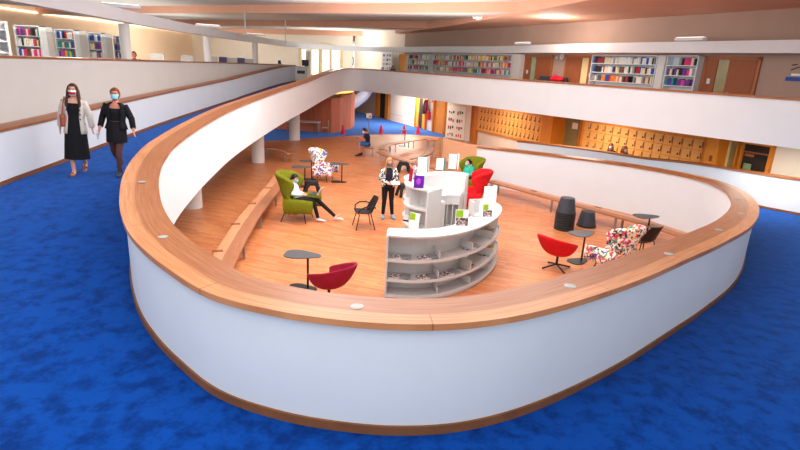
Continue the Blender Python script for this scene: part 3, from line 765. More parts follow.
def ldoor(n, s1, s0, leafm, glass=None, Hh=2.55, jm=ORANGED, side=0):
    W = s1 - s0; q = wp((s0 + s1) / 2, .03)
    e = bpy.data.objects.new('door_%d' % n, None); col.objects.link(e); e.location = (q[0], q[1], 0); e.rotation_euler.z = RZW; e['kind'] = 'structure'
    f = MB(); f.box((-W / 2 + .08, -.03, Hh / 2), (.16, .2, Hh)); f.box((W / 2 - .08, -.03, Hh / 2), (.16, .2, Hh)); f.box((0, -.03, Hh - .06), (W, .2, .12)); f.build('door_frame', jm, e)
    l = MB().box((0, 0, Hh / 2 - .06), (W - .32, .06, Hh - .14)).build('door_leaf', leafm, e)
    MB().tube([(W / 2 - .32, -.08, 1.02), (W / 2 - .46, -.08, 1.02)], .02).build('door_handle', STEEL, l)
    if side:
        for sg in (-1, 1): MB().box((sg * (W / 2 - .16 - side * W / 3), -.04, Hh / 2 - .06), (side * W * .62, .05, Hh - .2)).build('side_leaf', ORANGE, e)
    if glass: MB().box((glass, -.04, 2.0), (.34, .02, .28)).build('notice', PAPER, l)
    return e
ldoor(6, 13.6, 12.2, GLASSO, .15, 2.45)
ldoor(7, 22.2, 20.7, ORANGE)
ldoor(8, 26.3, 24.6, ORANGE)
ldoor(9, 29.0, 27.3, DARK, None, 2.55, ORANGED, .36)  # dark sheet paints the unlit opening between the orange leaves
ldoor(10, 36.3, 33.7, DARK, None, 2.55, ORANGED, .36)  # here too the dark leaf stands for a shaded opening
# coats / red items in the recess and extinguisher
e = onwall('fire_extinguisher', 'red fire extinguisher on white wall by the lower doors', 'extinguisher', 26.75, .75, .16)
MB().lathe([(.02, 0), (.12, .02), (.12, .5), (.06, .6), (.04, .66)], n=16).build('cylinder', REDP, e, smooth=True); MB().tube([(0, 0, .66), (.1, -.02, .62), (.15, -.02, .4)], .02).build('hose', BLACK, e); MB().box((0, 0, .7), (.16, .05, .05)).build('valve', BLACK, e)
e = onwall('coat_rack', 'dark coats hanging on a wall rail left of the extinguisher', 'coat rack', 27.25, 1.0, .2)
MB().box((0, .05, 1.1), (.5, .05, .08)).build('rail', ORANGED, e)
for k in range(3): MB().loft([(-.16 + .16 * k, 0, 1.08), (-.16 + .16 * k, -.03, .9), (-.16 + .16 * k, -.05, .5), (-.16 + .16 * k, -.04, .1 + .1 * k)], [(.03, .03), (.08, .06), (.1, .08), (.11, .08)]).build('coat', [BLACK, BLKC, CRIM][k], e, smooth=True)
e = onwall('fire_sign', 'small red square sign high on white wall by the extinguisher', 'sign', 26.7, 2.05, .03)
MB().box((0, 0, 0), (.2, .02, .22)).build('plate', REDP, e); MB().box((0, -.012, 0), (.06, .006, .12)).build('flame_mark', PAPER, e)
# white wall panel with thin line
e = onwall('wall_panel', 'white wall panel with a thin vertical rail left of the lower doors', 'panel', 31.2, 0, .06)
MB().box((0, 0, 1.25), (4.3, .06, 2.5)).build('board', WHITE2, e); MB().box((1.2, -.05, 1.2), (.07, .04, 1.9)).build('rail', GREYP, e); MB().box((0, -.035, .55), (4.2, .01, .03)).build('groove', GREYP, e)
# tall poster board standing on the floor
pa, pb = atz(445.5, 138, 0), atz(469, 142, 0)
d = (pb - pa).xy; W = d.length; rz = math.atan2(d.y, d.x)
e = thing('poster_board', 'tall white display board with rows of small colour prints', 'display board', ((pa.x + pb.x) / 2, (pa.y + pb.y) / 2, 0), rz)
MB().box((0, 0, 1.15), (W, .06, 2.2)).build('panel', WHITE2, e); MB().box((-.27 * W, -.045, 1.1), (W * .62 - .2 * W, .02, 1.9)).build('sheet', PAPER, e) if False else MB().box((-.1 * W, -.045, 1.05), (W * .78, .02, 2.0)).build('sheet', PAPER, e)
for r in range(4):
    for c in range(2):
        for k in range(3):
            MB().box((-.38 * W + c * .36 * W + k * .09 * W, -.062, .3 + r * .45 + random.uniform(-.05, .05)), (.055 * W, .008, random.uniform(.1, .22))).build('print', random.choice([BOOKC[2], BOOKC[6], BOOKC[10], BOOKC[12], BOOKC[8], BOOKC[2]]), e)
for sx in (-.45, .45): MB().box((sx * W, 0, .03), (.08, .6, .06)).build('foot', GREY, e)
# window to the office
q = wp(4.77, .04)
e = bpy.data.objects.new('window_2', None); col.objects.link(e); e['kind'] = 'structure'; e.location = (q[0], q[1], 0); e.rotation_euler.z = RZW
f = MB()
for x in (-.9, -.12, .9): f.box((x, -.04, 1.75), (.1 if x else .2, .16, 1.3))
f.box((-.12, -.04, 1.75), (.22, .16, 1.3)); f.box((0, -.04, 2.42), (1.9, .16, .1)); f.box((0, -.06, 1.13), (1.9, .22, .1)); f.build('window_frame', ORANGED, e)
MB().box((-.5, 0, 1.77), (.66, .03, 1.2)).build('pane', GLASSO, e); MB().box((-.62, -.03, 1.77), (.28, .02, 1.2)).build('blind', GLASSY, e)
MB().box((.4, 0, 1.77), (.95, .03, 1.2)).build('pane', DARK, e)
MB().box((.35, -.025, 2.1), (.9, .02, .06)).build('shelf_edge', BROWND, e)
MB().box((.6, -.025, 2.0), (.3, .02, .16)).build('shelf_edge', BLACK, e); MB().box((.2, -.025, 2.0), (.3, .02, .08)).build('shelf_edge', BROWNL, e)
e = onwall('office_chair', 'dark office chair with pale green jacket behind right window', 'chair', 4.45, 1.22, .1)
MB().ell((0, -.02, .12), (.3, .06, .16)).build('seat', BLACK, e, smooth=True); MB().box((-.05, -.07, .32), (.26, .04, .4)).build('backrest', mat('sage_cloth', (130, 150, 110), .9, .1, 10), e, bevel=.02)
MB().box((.0, -.02, -.02), (.5, .08, .1)).build('base', BLACK, e)

# ------------------------------------------------------------------ low wood wall, seating ring, benches
pA, pB = atz(443, 158, 0), atz(478, 163, 0)
a = (1.75, 26.9); b_ = (2.75, 21.4)
bp = spline([(1.93, 25.7), (2.3, 25.45), (2.8, 25.2), (3.5, 24.95)], 5)
tag(MB().band(bp, offset(bp, -.12), 0, [1.08 - .012 * i for i in range(len(bp))]).build('wood_screen', PANELW), 'low pale wood screen between the seating ring and the white ramp wall end', 'screen')
def bench(name, label, A, B, z, group, legs, plates=()):
    e = thing(name, label, 'bench', (0, 0, 0), 0, group)
    MB().band(A, B, z - .05, z).build('seat', BWOOD, e)
    for i in legs:
        i = min(i, len(A) - 1)
        m1 = V(A[i]).lerp(V(B[i]), .12); m2 = V(A[i]).lerp(V(B[i]), .88)
        for mm in (m1, m2): MB().box((mm.x, mm.y, (z - .05) / 2), (.06, .04, z - .05)).build('leg', STEEL, e)
    for (x, y, rz) in plates:
        MB().box((x, y, z + .004), (.22, .10, .012), rz).build('socket_plate', BROWND, e)
    return e
bl_f = spline([(-2.9, 8.0), (-3.17, 9.6), (-3.39, 11.18), (-3.6, 13.11), (-3.72, 15.0), (-3.85, 17), (-4.1, 19.4)], 5)
bench('curved_bench', 'long curved wooden bench on the left below the ramp', bl_f, offset(bl_f, .5), .45, None, (4, 10, 16, 22, 28), [tuple(atz(px, py, .45)[:2]) + (.3,) for px, py in ((217.5, 251), (235.5, 224), (252, 203.5), (268.5, 188))])
br_f = spline([(3.05, 19.0), (4.0, 17.8), (5.0, 16.45), (5.87, 15.3), (6.62, 14.28), (7.2, 13.2), (7.3, 12.3)], 5)
bench('curved_bench', 'long curved wooden bench along the white right ramp wall', br_f, offset(br_f, .5), .45, None, (1, 9, 17, 25), [tuple(atz(px, py, .45)[:2]) + (-.9,) for px, py in ((493.5, 181.3), (534, 191), (598, 207.5))])
q = [tuple(atz(px, py, .45)[:2]) for px, py in ((262, 146.3), (276, 147.3), (288, 149.8), (296, 153))]
bs = spline(q, 4); bench('curved_bench', 'short curved wooden bench behind the white pattern armchair', bs, offset(bs, -.4), .45, None, (2, 10))
am = spline([(2.3, 20.2), (1.46, 20.75), (.69, 21.6), (-.14, 22.6), (-.85, 23.6), (-1.25, 24.5)], 5)
bench('seating_ring', 'front wooden bench of the seating ring behind the standing woman', am, offset(am, -.45), .45, None, (6, 15, 23))
am2 = spline([(-1.2, 25.3), (-1.2, 26.2), (-.95, 27.2), (-.4, 28.2), (.2, 29.2), (.9, 30.1), (1.5, 30.3), (1.75, 29.4)], 5)
bench('seating_ring', 'rear wooden bench of the seating ring near the blue carpet', am2, offset(am2, -.42), .45, None, (4, 12, 20, 28, 34))
am3 = spline([(.1, 23.6), (.7, 24.4), (1.3, 25.6), (1.6, 27.2)], 5)
bench('seating_ring', 'inner wooden bench of the seating ring beside the wood screen', am3, offset(am3, .35), .3, None, (3, 12))
a1, a2 = atz(414, 166, .3), atd(440, 142, 27.2)
tag(MB().tube([(a1.x, a1.y, .0), (a1.x, a1.y, .45), (1.85, 27.0, .95), (1.85, 27.0, 0)], .022).build('handrail', STEEL), 'thin steel handrail slanting across the wooden seating ring', 'handrail')

# ------------------------------------------------------------------ booth, stair, far table, cones
bpl = [(-10.5, 34.8), (-8.2, 34.6), (-6.4, 34.25), (-5.4, 34.0), (-4.64, 33.87), (-4.2, 34.7), (-4.12, 35.6), (-3.7, 36.6), (-3.62, 38.5), (-3.9, 40.5)]
e = thing('wooden_booth', 'large redwood slatted booth with lit amber top on the blue carpet', 'booth', (0, 0, 0))
for k, (i0, i1, zt) in enumerate(((0, 4, 2.14), (4, 6, 2.1), (6, 9, 2.24))):
    MB().band(bpl[i0:i1 + 1], offset(bpl[i0:i1 + 1], .12), .0, zt).build('wall_panel', BOOTH, e)
MB().prism([(x - .15, y + .12) for x, y in bpl] + [(-9, 42), (-10.5, 41)], 2.36, 2.42).build('glow_panel', GLOW, e)  # glowing sheet stands in for the orange-lit ceiling above the booth
MB().band([(x + .0, y) for x, y in bpl], offset(bpl, .14), 2.36, 2.44).build('rim', ORANGED, e) if False else None
st = MB()
q0, q1 = atd(352, 114, 43), atd(366, 96, 43)
def stp(u, v):
    ang = -2.2 + 2.4 * u; r = .4 + 1.2 * v
    return (-4.3 + r * math.cos(ang) * 1.0, 43.4 + r * math.sin(ang), .1 + 2.55 * u)
st.grid(stp, 14, 3)
e = thing('spiral_stair', 'grey blue underside of winding stair behind the redwood booth', 'staircase', (0, 0, 0))
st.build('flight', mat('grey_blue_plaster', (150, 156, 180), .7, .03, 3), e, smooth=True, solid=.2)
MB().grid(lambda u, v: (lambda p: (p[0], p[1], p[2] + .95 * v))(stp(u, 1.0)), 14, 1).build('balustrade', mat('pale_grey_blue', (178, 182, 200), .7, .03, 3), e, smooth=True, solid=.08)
q = atz(302, 133, 0); q2 = atz(316, 134, 0)
e = thing('table', 'white rectangular table with steel legs beside the redwood booth', 'table', (-5.95, 33.0, 0), .02)
MB().box((0, 0, .73), (1.5, .8, .04)).build('tabletop', BOARD, e)
for sx in (-.68, .68):
    for sy in (-.33, .33): MB().box((sx, sy, .355), (.05, .05, .71)).build('leg', STEEL, e)
def simple_chair(label, loc, rz):
    e = thing('chair', label, 'chair', loc, rz)
    MB().box((0, 0, .45), (.42, .42, .03)).build('seat', GREYP, e, bevel=.01)
    MB().box((0, .2, .74), (.42, .03, .3)).build('backrest', GREYP, e, bevel=.01)
    for sx in (-.19, .19):
        for sy in (-.19, .19): MB().tube([(sx, sy, 0), (sx, sy, .45 if sy < 0 else .86)], .016).build('leg', STEEL, e)
    return e
simple_chair('grey steel chair at the right end of the white table', (-4.85, 32.75, 0), -1.4)
simple_chair('grey steel chair at the left end of the white table by the column', (-6.95, 32.9, 0), 1.5)
q = atz(343, 134, 0)
def cone(label, loc):
    e = thing('traffic_cone', label, 'cone', loc, 0, 'red cones on the blue carpet')
    MB().lathe([(.16, .03), (.13, .06), (.05, .52), (.03, .56)], n=14).build('body', REDP, e, smooth=True); MB().box((0, 0, .015), (.36, .36, .03)).build('base', REDP, e)
    return e
c0 = cone('red cone in front of the redwood booth corner', atz(343, 134, 0))
for px, py, l in ((381, 133.3, 'red cone on blue carpet just right of the seated man'), (404, 133.5, 'red cone on blue carpet behind the small pole table'), (418, 133.5, 'red cone on blue carpet nearest the lower doors')): dup(c0, atz(px, py, 0), 0, l)
q = atz(368.5, 135.5, 0)
e = thing('sign_stand', 'thin pole stand with small white violet sign behind the seated man', 'sign', q)
MB().lathe([(.2, 0), (.2, .02), (.03, .03)], n=16).build('base', STEEL, e); MB().tube([(0, 0, .02), (0, 0, 1.15)], .025).build('pole', STEEL, e)
MB().box((0, -.03, 1.22), (.34, .03, .3)).build('plate', PAPER, e); MB().box((.05, -.05, 1.18), (.12, .01, .12)).build('mark', mat('lilac_print', (176, 150, 210), .6, .05, 5), e)

# ------------------------------------------------------------------ loose furniture makers
def side_table(label, loc, rz, h=.7, s=1.0, group='small pole tables'):
    e = thing('side_table', label, 'table', loc, rz, group)
    def tri(r, z0, z1):
        pts = []
        for k in range(24):
            t = 2 * PI * k / 24; rr = r * (1 + .13 * math.cos(3 * t)); pts.append((rr * 1.25 * math.cos(t), rr * .8 * math.sin(t)))
        return MB().prism(pts, z0, z1)
    tri(.29 * s, h - .018, h).build('tabletop', TTOP, e, bevel=.004)
    MB().tube([(.14, 0, .02), (.14, 0, h - .015)], .022, 10).build('pole', DSTEEL, e)
    tri(.23 * s, 0, .02).build('base', DSTEEL, e)
    return e
def wing_chair(label, loc, rz, m, legm=DSTEEL, arms=True, wide=1.0, scale=1.1):
    """winged high-back armchair, facing local -y"""
    e = thing('wing_chair', label, 'armchair', loc, rz); e.scale = (scale,) * 3
    W = .36 * wide
    def back(u, v):
        z = .22 + 1.0 * v; a = (u - .5) * 2
        wing = .36 * math.exp(-((v - .80) / .25) ** 2) * (abs(a) ** 2.2)           # ears forward at head height
        arm = (.16 * (1 - v) ** 1.5) * abs(a) ** 2
        top = -.05 * abs(a) ** 3 if v > .9 else 0
        x = W * (1.08 + .03 * math.exp(-((v - .8) / .25) ** 2)) * math.sin(a * 1.25) / math.sin(1.25)
        y = .20 + .38 * v - .20 * (1 - math.cos(a * 1.25)) - wing - arm
        return (x, y, z + top)
    MB().grid(back, 16, 14).build('backrest', m, e, smooth=True, solid=.10, sub=1)
    MB().box((0, -.08, .38), (W * 1.75, .58, .17)).build('seat', m, e, bevel=.06, smooth=False)
    if arms:
        for sx in (-1, 1):
            b = MB(); b.loft([(sx * W * 1.06, .28, .42), (sx * W * 1.1, .05, .44), (sx * W * 1.12, -.2, .45), (sx * W * 1.12, -.46, .44)], [(.06, .2), (.06, .19), (.06, .18), (.055, .17)], side=(1, 0, 0), n=12)
            b.build('armrest', m, e, smooth=True)
    for sx, sy in ((-1, -1), (1, -1), (-1, 1), (1, 1)):
        MB().tube([(sx * .2, sy * .18, .3), (sx * .27, sy * .24 + .04, .26), (sx * .33, sy * .32 + .06, 0)], .014).build('leg', legm, e)
    return e
def tub_chair(label, loc, rz, m):
    """low swivel bucket chair on a four-star base, facing local -y"""
    e = thing('swivel_chair', label, 'chair', loc, rz)
    def shell(u, v):
        t = (u - .5) * 2 * 2.5                                          # angle round the seat, 0 = back
        hh = .19 + .30 * max(0, math.cos(t * .55)) ** 1.5
        r = .12 + .28 * v ** .6 + (.05 * v if abs(t) < 1.3 else 0)
        z = .36 + hh * v ** 1.7
        return (r * math.sin(t) * 1.08, r * math.cos(t) * .98 + .08 * v * math.cos(t * .5), z)
    MB().grid(shell, 22, 8).build('shell', m, e, smooth=True, solid=.05, sub=1)
    MB().ell((0, -.04, .40), (.30, .28, .055)).build('seat', m, e, smooth=True)
    MB().tube([(0, 0, .08), (0, 0, .37)], .028, 10).build('pole', DSTEEL, e)
    for k in range(4):
        a = PI / 4 + k * PI / 2 + .3
        MB().tube([(0, 0, .10), (.36 * math.cos(a), .36 * math.sin(a), .015)], .018).build('leg', DSTEEL, e)
    return e
def shell_chair(label, loc, rz, loops=True):
    """black plastic shell chair on four slim legs"""
    e = thing('shell_chair', label, 'chair', loc, rz)
    def sh(u, v):
        x = (u - .5) * 2
        if v < .5:
            y = -.24 + .46 * (v / .5); z = .45 - .03 * math.sin(PI * v) + .05 * x * x
        else:
            t = (v - .5) / .5; y = .22 + .17 * t - .10 * x * x * (1 - t * .3); z = .45 + .42 * t + .05 * x * x * (1 - t)
        w = .27 - .05 * max(0, v - .6) / .4 if v > .1 else .25
        return (x * w, y, z)
    MB().grid(sh, 10, 16).build('shell', BLACK, e, smooth=True, solid=.025, sub=1)
    if loops:
        for sx in (-1, 1):
            MB().tube([(sx * .22, -.2, .46), (sx * .30, -.18, .58), (sx * .32, -.05, .66), (sx * .31, .12, .66), (sx * .26, .26, .62)], .02).build('armrest', BLACK, e, smooth=True)
    for sx in (-1, 1):
        for sy in (-1, 1): MB().tube([(sx * .18, sy * .16, .43), (sx * .26, sy * .26, 0)], .014).build('leg', DSTEEL, e)
    return e
def elephant_stool(label, loc, rz):
    e = thing('stool', label, 'stool', loc, rz, 'black moulded stools')
    MB().loft([(0, 0, .30), (0, 0, .40), (0, 0, .44), (0, 0, .45)], [(.21, .15), (.22, .16), (.20, .14), (.15, .10)], n=18).build('seat', BLACK, e, smooth=True)
    for sx in (-1, 1):
        for sy in (-1, 1): MB().loft([(sx * .13, sy * .08, .38), (sx * .2, sy * .13, .2), (sx * .24, sy * .17, 0)], [(.07, .06), (.06, .05), (.055, .05)], n=10).build('leg', BLACK, e, smooth=True)
    return e
# --- place them
gl = (atz(284, 219, 0) + atz(291, 222, 0) + atz(317.5, 220, 0)) / 3
wing_chair('olive green wing armchair with a person in white shirt, on the left', (-2.86, 14.5, 0), PI / 2 - .1, GREEN, wide=1.05)
wing_chair('white graphic print wing armchair by three small pole tables', (-2.98, 19.8, 0), PI / 2 - .2, GLYPH, scale=.98)
wing_chair('bright floral print wing armchair at near right, seen from behind', (4.88, 11.5, 0), -PI / 2 - .95, FLORAL, scale=1.0)
gA = atz(470, 207, 0)
wing_chair('olive green wing armchair behind the red one, person in teal top', (2.25, 18.5, 0), -1.0, GREEN, wide=1.05)
wing_chair('red wing armchair beside the white shelving, back to the green one', (2.15, 16.4, 0), -PI / 2 - .1, RED, wide=1.05)
tub_chair('bright red swivel tub chair beside a pole table, right of white shelving', atz(556, 268, 0), PI / 2 + .75, RED)
tub_chair('crimson swivel tub chair at the near parapet, left of white shelving', (atz(329, 285, .35).x, atz(329, 285, .35).y, 0), -PI / 2 - .7, CRIM)
shell_chair('black shell chair with arm loops in front of the standing woman', (-1.0, 14.0, 0), -PI / 2 + .3)
shell_chair('black shell chair beside the bright floral armchair', (6.12, 12.8, 0), -PI / 2 - 1.1, False)
side_table('dark pole table nearest to the camera, left of the crimson chair', atz(305, 288.5, 0) + V((-.08, 0, 0)), -.1, .72)
side_table('dark pole table right of the bright red swivel chair', atz(574, 262, 0) + V((.1, .05, 0)), .6, .72)
side_table('dark pole table before the right bench, behind the black shell chair', atz(641, 241, 0), .2, .72)
side_table('dark pole table left of the white print armchair, nearer one', atz(301, 186.5, 0), .1, .72)
side_table('dark pole table partly hidden behind another, left of white print armchair', atz(308, 179.5, 0), .4, .72)
side_table('dark pole table right of the white print armchair', atz(338, 182, 0), .0, .7)
side_table('slim pole table standing on the far side of the seating ring', atz(402, 146, 0), .0, .9, .8)
elephant_stool('black moulded stool behind the person in the left green chair', atz(312, 193.5, 0), .3)
elephant_stool('black moulded stool by the seating ring, right of standing woman', atz(403.5, 172, 0), .2)
e = elephant_stool('black moulded stool half hidden at left of the tall white shelving', atz(404.5, 196, 0), .5)
# stacked tubs
def tub(label, loc, flip=False):
    e = thing('tub_stool', label, 'stool', loc, 0, 'charcoal tub stools')
    MB().lathe([(.27, 0), (.275, .02), (.27, .05), (.20, .43), (.19, .46), (.1, .465)], n=26).build('body', CHAR, e, smooth=True)
    MB().lathe([(.273, .0), (.285, .012), (.285, .035), (.272, .045)], n=26).build('rim', BLACK, e, smooth=True)
    return e
q = atz(563.5, 229, 0)
t0 = tub('charcoal tub stool at the bottom of the tall stack', q)
for k in range(1, 8):
    dup(t0, q + V((0, 0, .068 * k)), 0, 'charcoal tub stool in the tall stack, %s from the floor' % ORD[k] if k < 7 else 'charcoal tub stool on top of the tall stack')
dup(t0, atz(586, 226, 0), 0, 'charcoal tub stool standing alone right of the tall stack')

# ------------------------------------------------------------------ white round shelving
Oc = spline([(-.22, 9.42), (.38, 9.40), (1.0, 9.66), (1.6, 10.25), (2.05, 11.0), (2.3, 11.75), (2.3, 12.3), (2.1, 12.75)], 6)
Ic = spline([(-.22, 9.88), (.36, 9.9), (.86, 10.1), (1.3, 10.6), (1.58, 11.25), (1.72, 11.8), (1.75, 12.2), (1.7, 12.55)], 6)
e = thing('low_shelving', 'white curved low shelving with open magazine shelves facing camera', 'shelving', (0, 0, 0))
NOc = len(Oc)
lerp2 = lambda A, B, t: [tuple(V(a).lerp(V(b), t)) for a, b in zip(A, B)]
MB().band(Oc, Ic, 1.26, 1.30).build('top', BOARD, e, bevel=.006)
MB().band(lerp2(Oc, Ic, .90), Ic, .0, 1.26).build('back_panel', BOARD, e)
MB().band(lerp2(Oc, Ic, .06), Ic, .0, .06).build('plinth', BOARD, e)
for z in (.08, .40, .80):
    s_ = MB().band(lerp2(Oc, Ic, .02), lerp2(Oc, Ic, .9), z - .02, z).build('shelf', BOARD, e)
    MB().band(lerp2(Oc, Ic, .0), lerp2(Oc, Ic, .03), z - .03, z + .03).build('lip', BOARD, s_)
for i in (0, NOc - 1): 
    a, b = V(Oc[i]), V(Ic[i]); d = (b - a).normalized(); n_ = V((-d.y, d.x)) * .02
    MB().prism([tuple(a + n_), tuple(b + n_), tuple(b - n_), tuple(a - n_)], 0, 1.27).build('end_panel', BOARD, e)
for i, zs in ((10, ((.1, .22), (.42, .56), (.82, .95))), (17, ((.1, .25), (.42, .6), (.82, .98))), (24, ((.1, .22), (.42, .6), (.82, .98))), (32, ((.1, 1.24),))):
    a, b = V(Oc[i]).lerp(V(Ic[i]), .1), V(Oc[i]).lerp(V(Ic[i]), .9); d = (b - a).normalized(); n_ = V((-d.y, d.x)) * .012
    for z0, z1 in zs: MB().prism([tuple(a + n_), tuple(b + n_), tuple(b - n_), tuple(a - n_)], z0, z1).build('divider', BOARD, e)
# magazines lying on the shelves
cnt = 0
SNM = {.80: 'upper', .40: 'middle'}
for z, idxs in ((.80, (3, 8, 18, 27, 30)), (.40, (3, 8, 13, 17, 25, 28))):
    for kk, i in enumerate(idxs):
        a = V(Oc[i]).lerp(V(Ic[i]), .38); tdir = (V(Oc[min(i + 1, NOc - 1)]) - V(Oc[i])).normalized(); ang = math.atan2(tdir.y, tdir.x)
        for j in range(3):
            off = (j - 1) * (.11 if i < 20 else .08)
            p = a + tdir * off
            o = MB().box((0, 0, .006), (.17, .23, .012)).build('magazine', [MAGS, PHOTO, BOOKC[12], MAGS, BOOKC[1]][(i + j * 2) % 5] if i != 28 else [LIME, MAGS, BOOKC[7]][j], loc=(p.x, p.y, z + .014 * j + .002), rz=ang + random.uniform(-.15, .15))
            tag(o, 'magazine on the %s low white shelf, %s pile from left, %s in it' % (SNM[z], ORD[kk], ('lowest', 'middle one', 'topmost')[j]), 'magazine', 'magazines on the low white shelving')
# tall ring unit
cx, cy = 1.28, 12.1
def arc(r, a0, a1, n=28, scal=0):
    out = []
    for k in range(n + 1):
        a = math.radians(a0 + (a1 - a0) * k / n); rr = r + scal * abs(math.sin((a - math.radians(a0)) * 3.3))
        out.append((cx + rr * math.cos(a), cy + rr * math.sin(a)))
    return out
A0, A1 = 236, 72
e = thing('tall_shelving', 'tall white round shelving unit with scalloped shelves and inner desk', 'shelving', (0, 0, 0))
MB().band(arc(1.20, A0, A1, 40, .10), arc(.92, A0, A1, 40), 1.76, 1.80).build('top', BOARD, e)
MB().band(arc(.97, A0, A1), arc(.92, A0, A1), 0, 1.76).build('inner_wall', BOARD, e, smooth=True)
for z in (.06, .45, .9, 1.33): MB().band(arc(1.18, A0, A1, 40, .13), arc(.97, A0, A1, 40), z - .02, z + .015).build('shelf', BOARD, e)
for k, a in enumerate((A0, 205, 170, 135, 100, A1)):
    t = math.radians(a); d = V((math.cos(t), math.sin(t))); n_ = V((-d.y, d.x)) * .02; c_ = V((cx, cy))
    r0_, r1_ = (.72, 1.3) if k == 0 else (.96, 1.2)
    MB().prism([tuple(c_ + d * r0_ + n_), tuple(c_ + d * r1_ + n_), tuple(c_ + d * r1_ - n_), tuple(c_ + d * r0_ - n_)], 0, 1.78).build('end_panel' if k in (0, 5) else 'divider', BOARD, e)
D0, D1 = 228, 74
MB().band(arc(.92, D0, D1), arc(.40, D0, D1), 1.36, 1.40).build('desktop', BOARD, e)
MB().band(arc(.44, D0, D1), arc(.41, D0, D1), 1.16, 1.36).build('desk_front', BOARD, e)
MB().band(arc(.92, D0, D1), arc(.42, D0, D1), .58, .62).build('desk_shelf', BOARD, e)
MB().band(arc(.44, D0, D1), arc(.41, D0, D1), .0, .60).build('desk_base', BOARD, e)
for k in range(9):
    t = math.radians(D0 + (D1 - D0) * k / 8); d = V((math.cos(t), math.sin(t))); n_ = V((-d.y, d.x)) * .01; c_ = V((cx, cy))
    MB().prism([tuple(c_ + d * .42 + n_), tuple(c_ + d * .9 + n_), tuple(c_ + d * .9 - n_), tuple(c_ + d * .42 - n_)], .62, 1.36).build('slot_divider', BOARD, e)
MB().band(arc(.64, D0, D1), arc(.62, D0, D1), .62, 1.36).build('slot_back', BOARD, e)
# things standing on it
def stand_panel(label, px, py, z, w, h, rz, m1=PAPER, m2=None, name='leaflet_holder', cat='leaflet', tilt=-.15):
    p = atz(px, py, z)
    e = thing(name, label, cat, p, rz)
    Q = Matrix.Rotation(tilt, 3, 'X')
    MB().box((0, 0, h / 2), (w, .012, h), M=Q).build('sheet', m1, e)
    if m2:
        MB().box(Q @ V((-.17 * w, -.01, h * .28)) , (w * .6, .006, h * .34), M=Q).build('green_panel', LIME, e) if m2 == 'lime' else None
        if m2 == 'lime': MB().box(Q @ V((0, -.012, -h * .0)) + V((0, 0, h * .0)), (w * .01, .004, .01), M=Q).build('mark', PAPER, e)
        if m2 == 'photo' or m2 == 'lime': MB().box(Q @ V((0, -.01, h * .26)), (w * .94, .006, h * .46), M=Q).build('photo', PHOTO, e)
        if m2 == 'lime': MB().box(Q @ V((-.2 * w, -.01, h * .76)), (w * .55, .008, h * .42), M=Q).build('green_field', LIME, e)
    MB().box((0, .05, .006), (w, .12, .012)).build('base', BOARD, e)
    return e
def flyer(label, px, py, z, w, h, rz=0, body=PHOTO):
    p = atz(px, py, z); e = thing('leaflet', label, 'leaflet', p, rz)
    Q = Matrix.Rotation(-.12, 3, 'X')
    MB().box(Q @ V((0, 0, h / 2)), (w, .012, h), M=Q).build('sheet', PAPER, e)
    MB().box(Q @ V((0, -.009, h * .27)), (w * .94, .006, h * .48), M=Q).build('photo', body, e)
    MB().box(Q @ V((-w * .2, -.009, h * .76)), (w * .54, .006, h * .42), M=Q).build('green_field', LIME, e)
    MB().box((0, .05, .005), (w, .12, .01)).build('foot', PAPER, e)
    return e
flyer('green and photo leaflet standing on the low white counter, middle', 461.5, 226, 1.3, .26, .33, .1)
flyer('green and photo leaflet standing at the right end of low white counter', 487, 217, 1.3, .22, .28, .25)
flyer('green leaflet on lowest scalloped shelf beside the white end panel', 413.5, 229, .9, .24, .36, -.5, PAPER)
flyer('green and yellow leaflet on upper scalloped shelf beside the end panel', 413, 200, 1.33, .18, .34, -.5, BOOKC[7])
def cover(label, px, py, z, w, h, rz, m, cat='book', name='display_book'):
    p = atz(px, py, z); e = thing(name, label, cat, p, rz); Q = Matrix.Rotation(-.12, 3, 'X')
    MB().box(Q @ V((0, 0, h / 2)), (w, .025, h), M=Q).build('cover', m, e); MB().box(Q @ V((0, .01, h / 2)), (w * .97, .03, h * .96), M=Q).build('pages', PAPER, e)
    return e
e = cover('violet glowing cover book standing on top of the tall white shelving', 418.5, 188, 1.8, .22, .27, -.15, PURPLE)
MB().ell((0, -.04, .15), (.05, .012, .07)).build('face_mark', mat('violet_light', (180, 70, 220), .5, .1, 6), e)
cover('dark red book standing at left on the tall white shelving top', 410, 181.5, 1.8, .10, .3, -.9, CRIM)
cover('white and brown book standing left of the violet book', 413.5, 180, 1.8, .10, .34, -.9, MAGS)
cover('dark book with orange print on upper scalloped shelf', 406.5, 192, 1.33, .16, .24, -.9, PHOTO)
cover('flat dark booklet on lower scalloped shelf', 406, 222, .9, .16, .05, -.4, BLACK)
def board(label, px, py, z, w, h, rz, sidecol):
    p = atz(px, py, z); e = thing('display_board', label, 'display board', p, rz)
    MB().box((0, 0, h / 2), (w, .02, h)).build('panel', PAPER, e); MB().box((w / 2 + .05, .07, h / 2), (.02, .16, h)).build('wing', sidecol, e); MB().box((0, .06, .008), (w, .14, .016)).build('foot', PAPER, e)
board('white folded board with grey side on tall shelving top, leftmost', 422, 172.5, 1.8, .22, .38, .1, GREYP)
board('white folded board with teal side on tall shelving top, middle', 439.5, 170, 1.8, .18, .3, .1, BOOKC[5])
board('plain white board on tall shelving top, right one', 452, 169.5, 1.8, .2, .4, .0, PAPER)
board('plain white board on the low counter beside the red armchair', 488, 204, 1.3, .24, .42, .1, PAPER)
p = atz(476, 215, 1.3); e = thing('book_support', 'white angled book support at the back of the low counter', 'book support', p, .3)
MB().box((-.12, 0, .16), (.02, .3, .32)).build('panel', BOARD, e); MB().box((0, .14, .16), (.26, .02, .32)).build('back', BOARD, e); MB().box((0, 0, .01), (.26, .3, .02)).build('foot', BOARD, e)
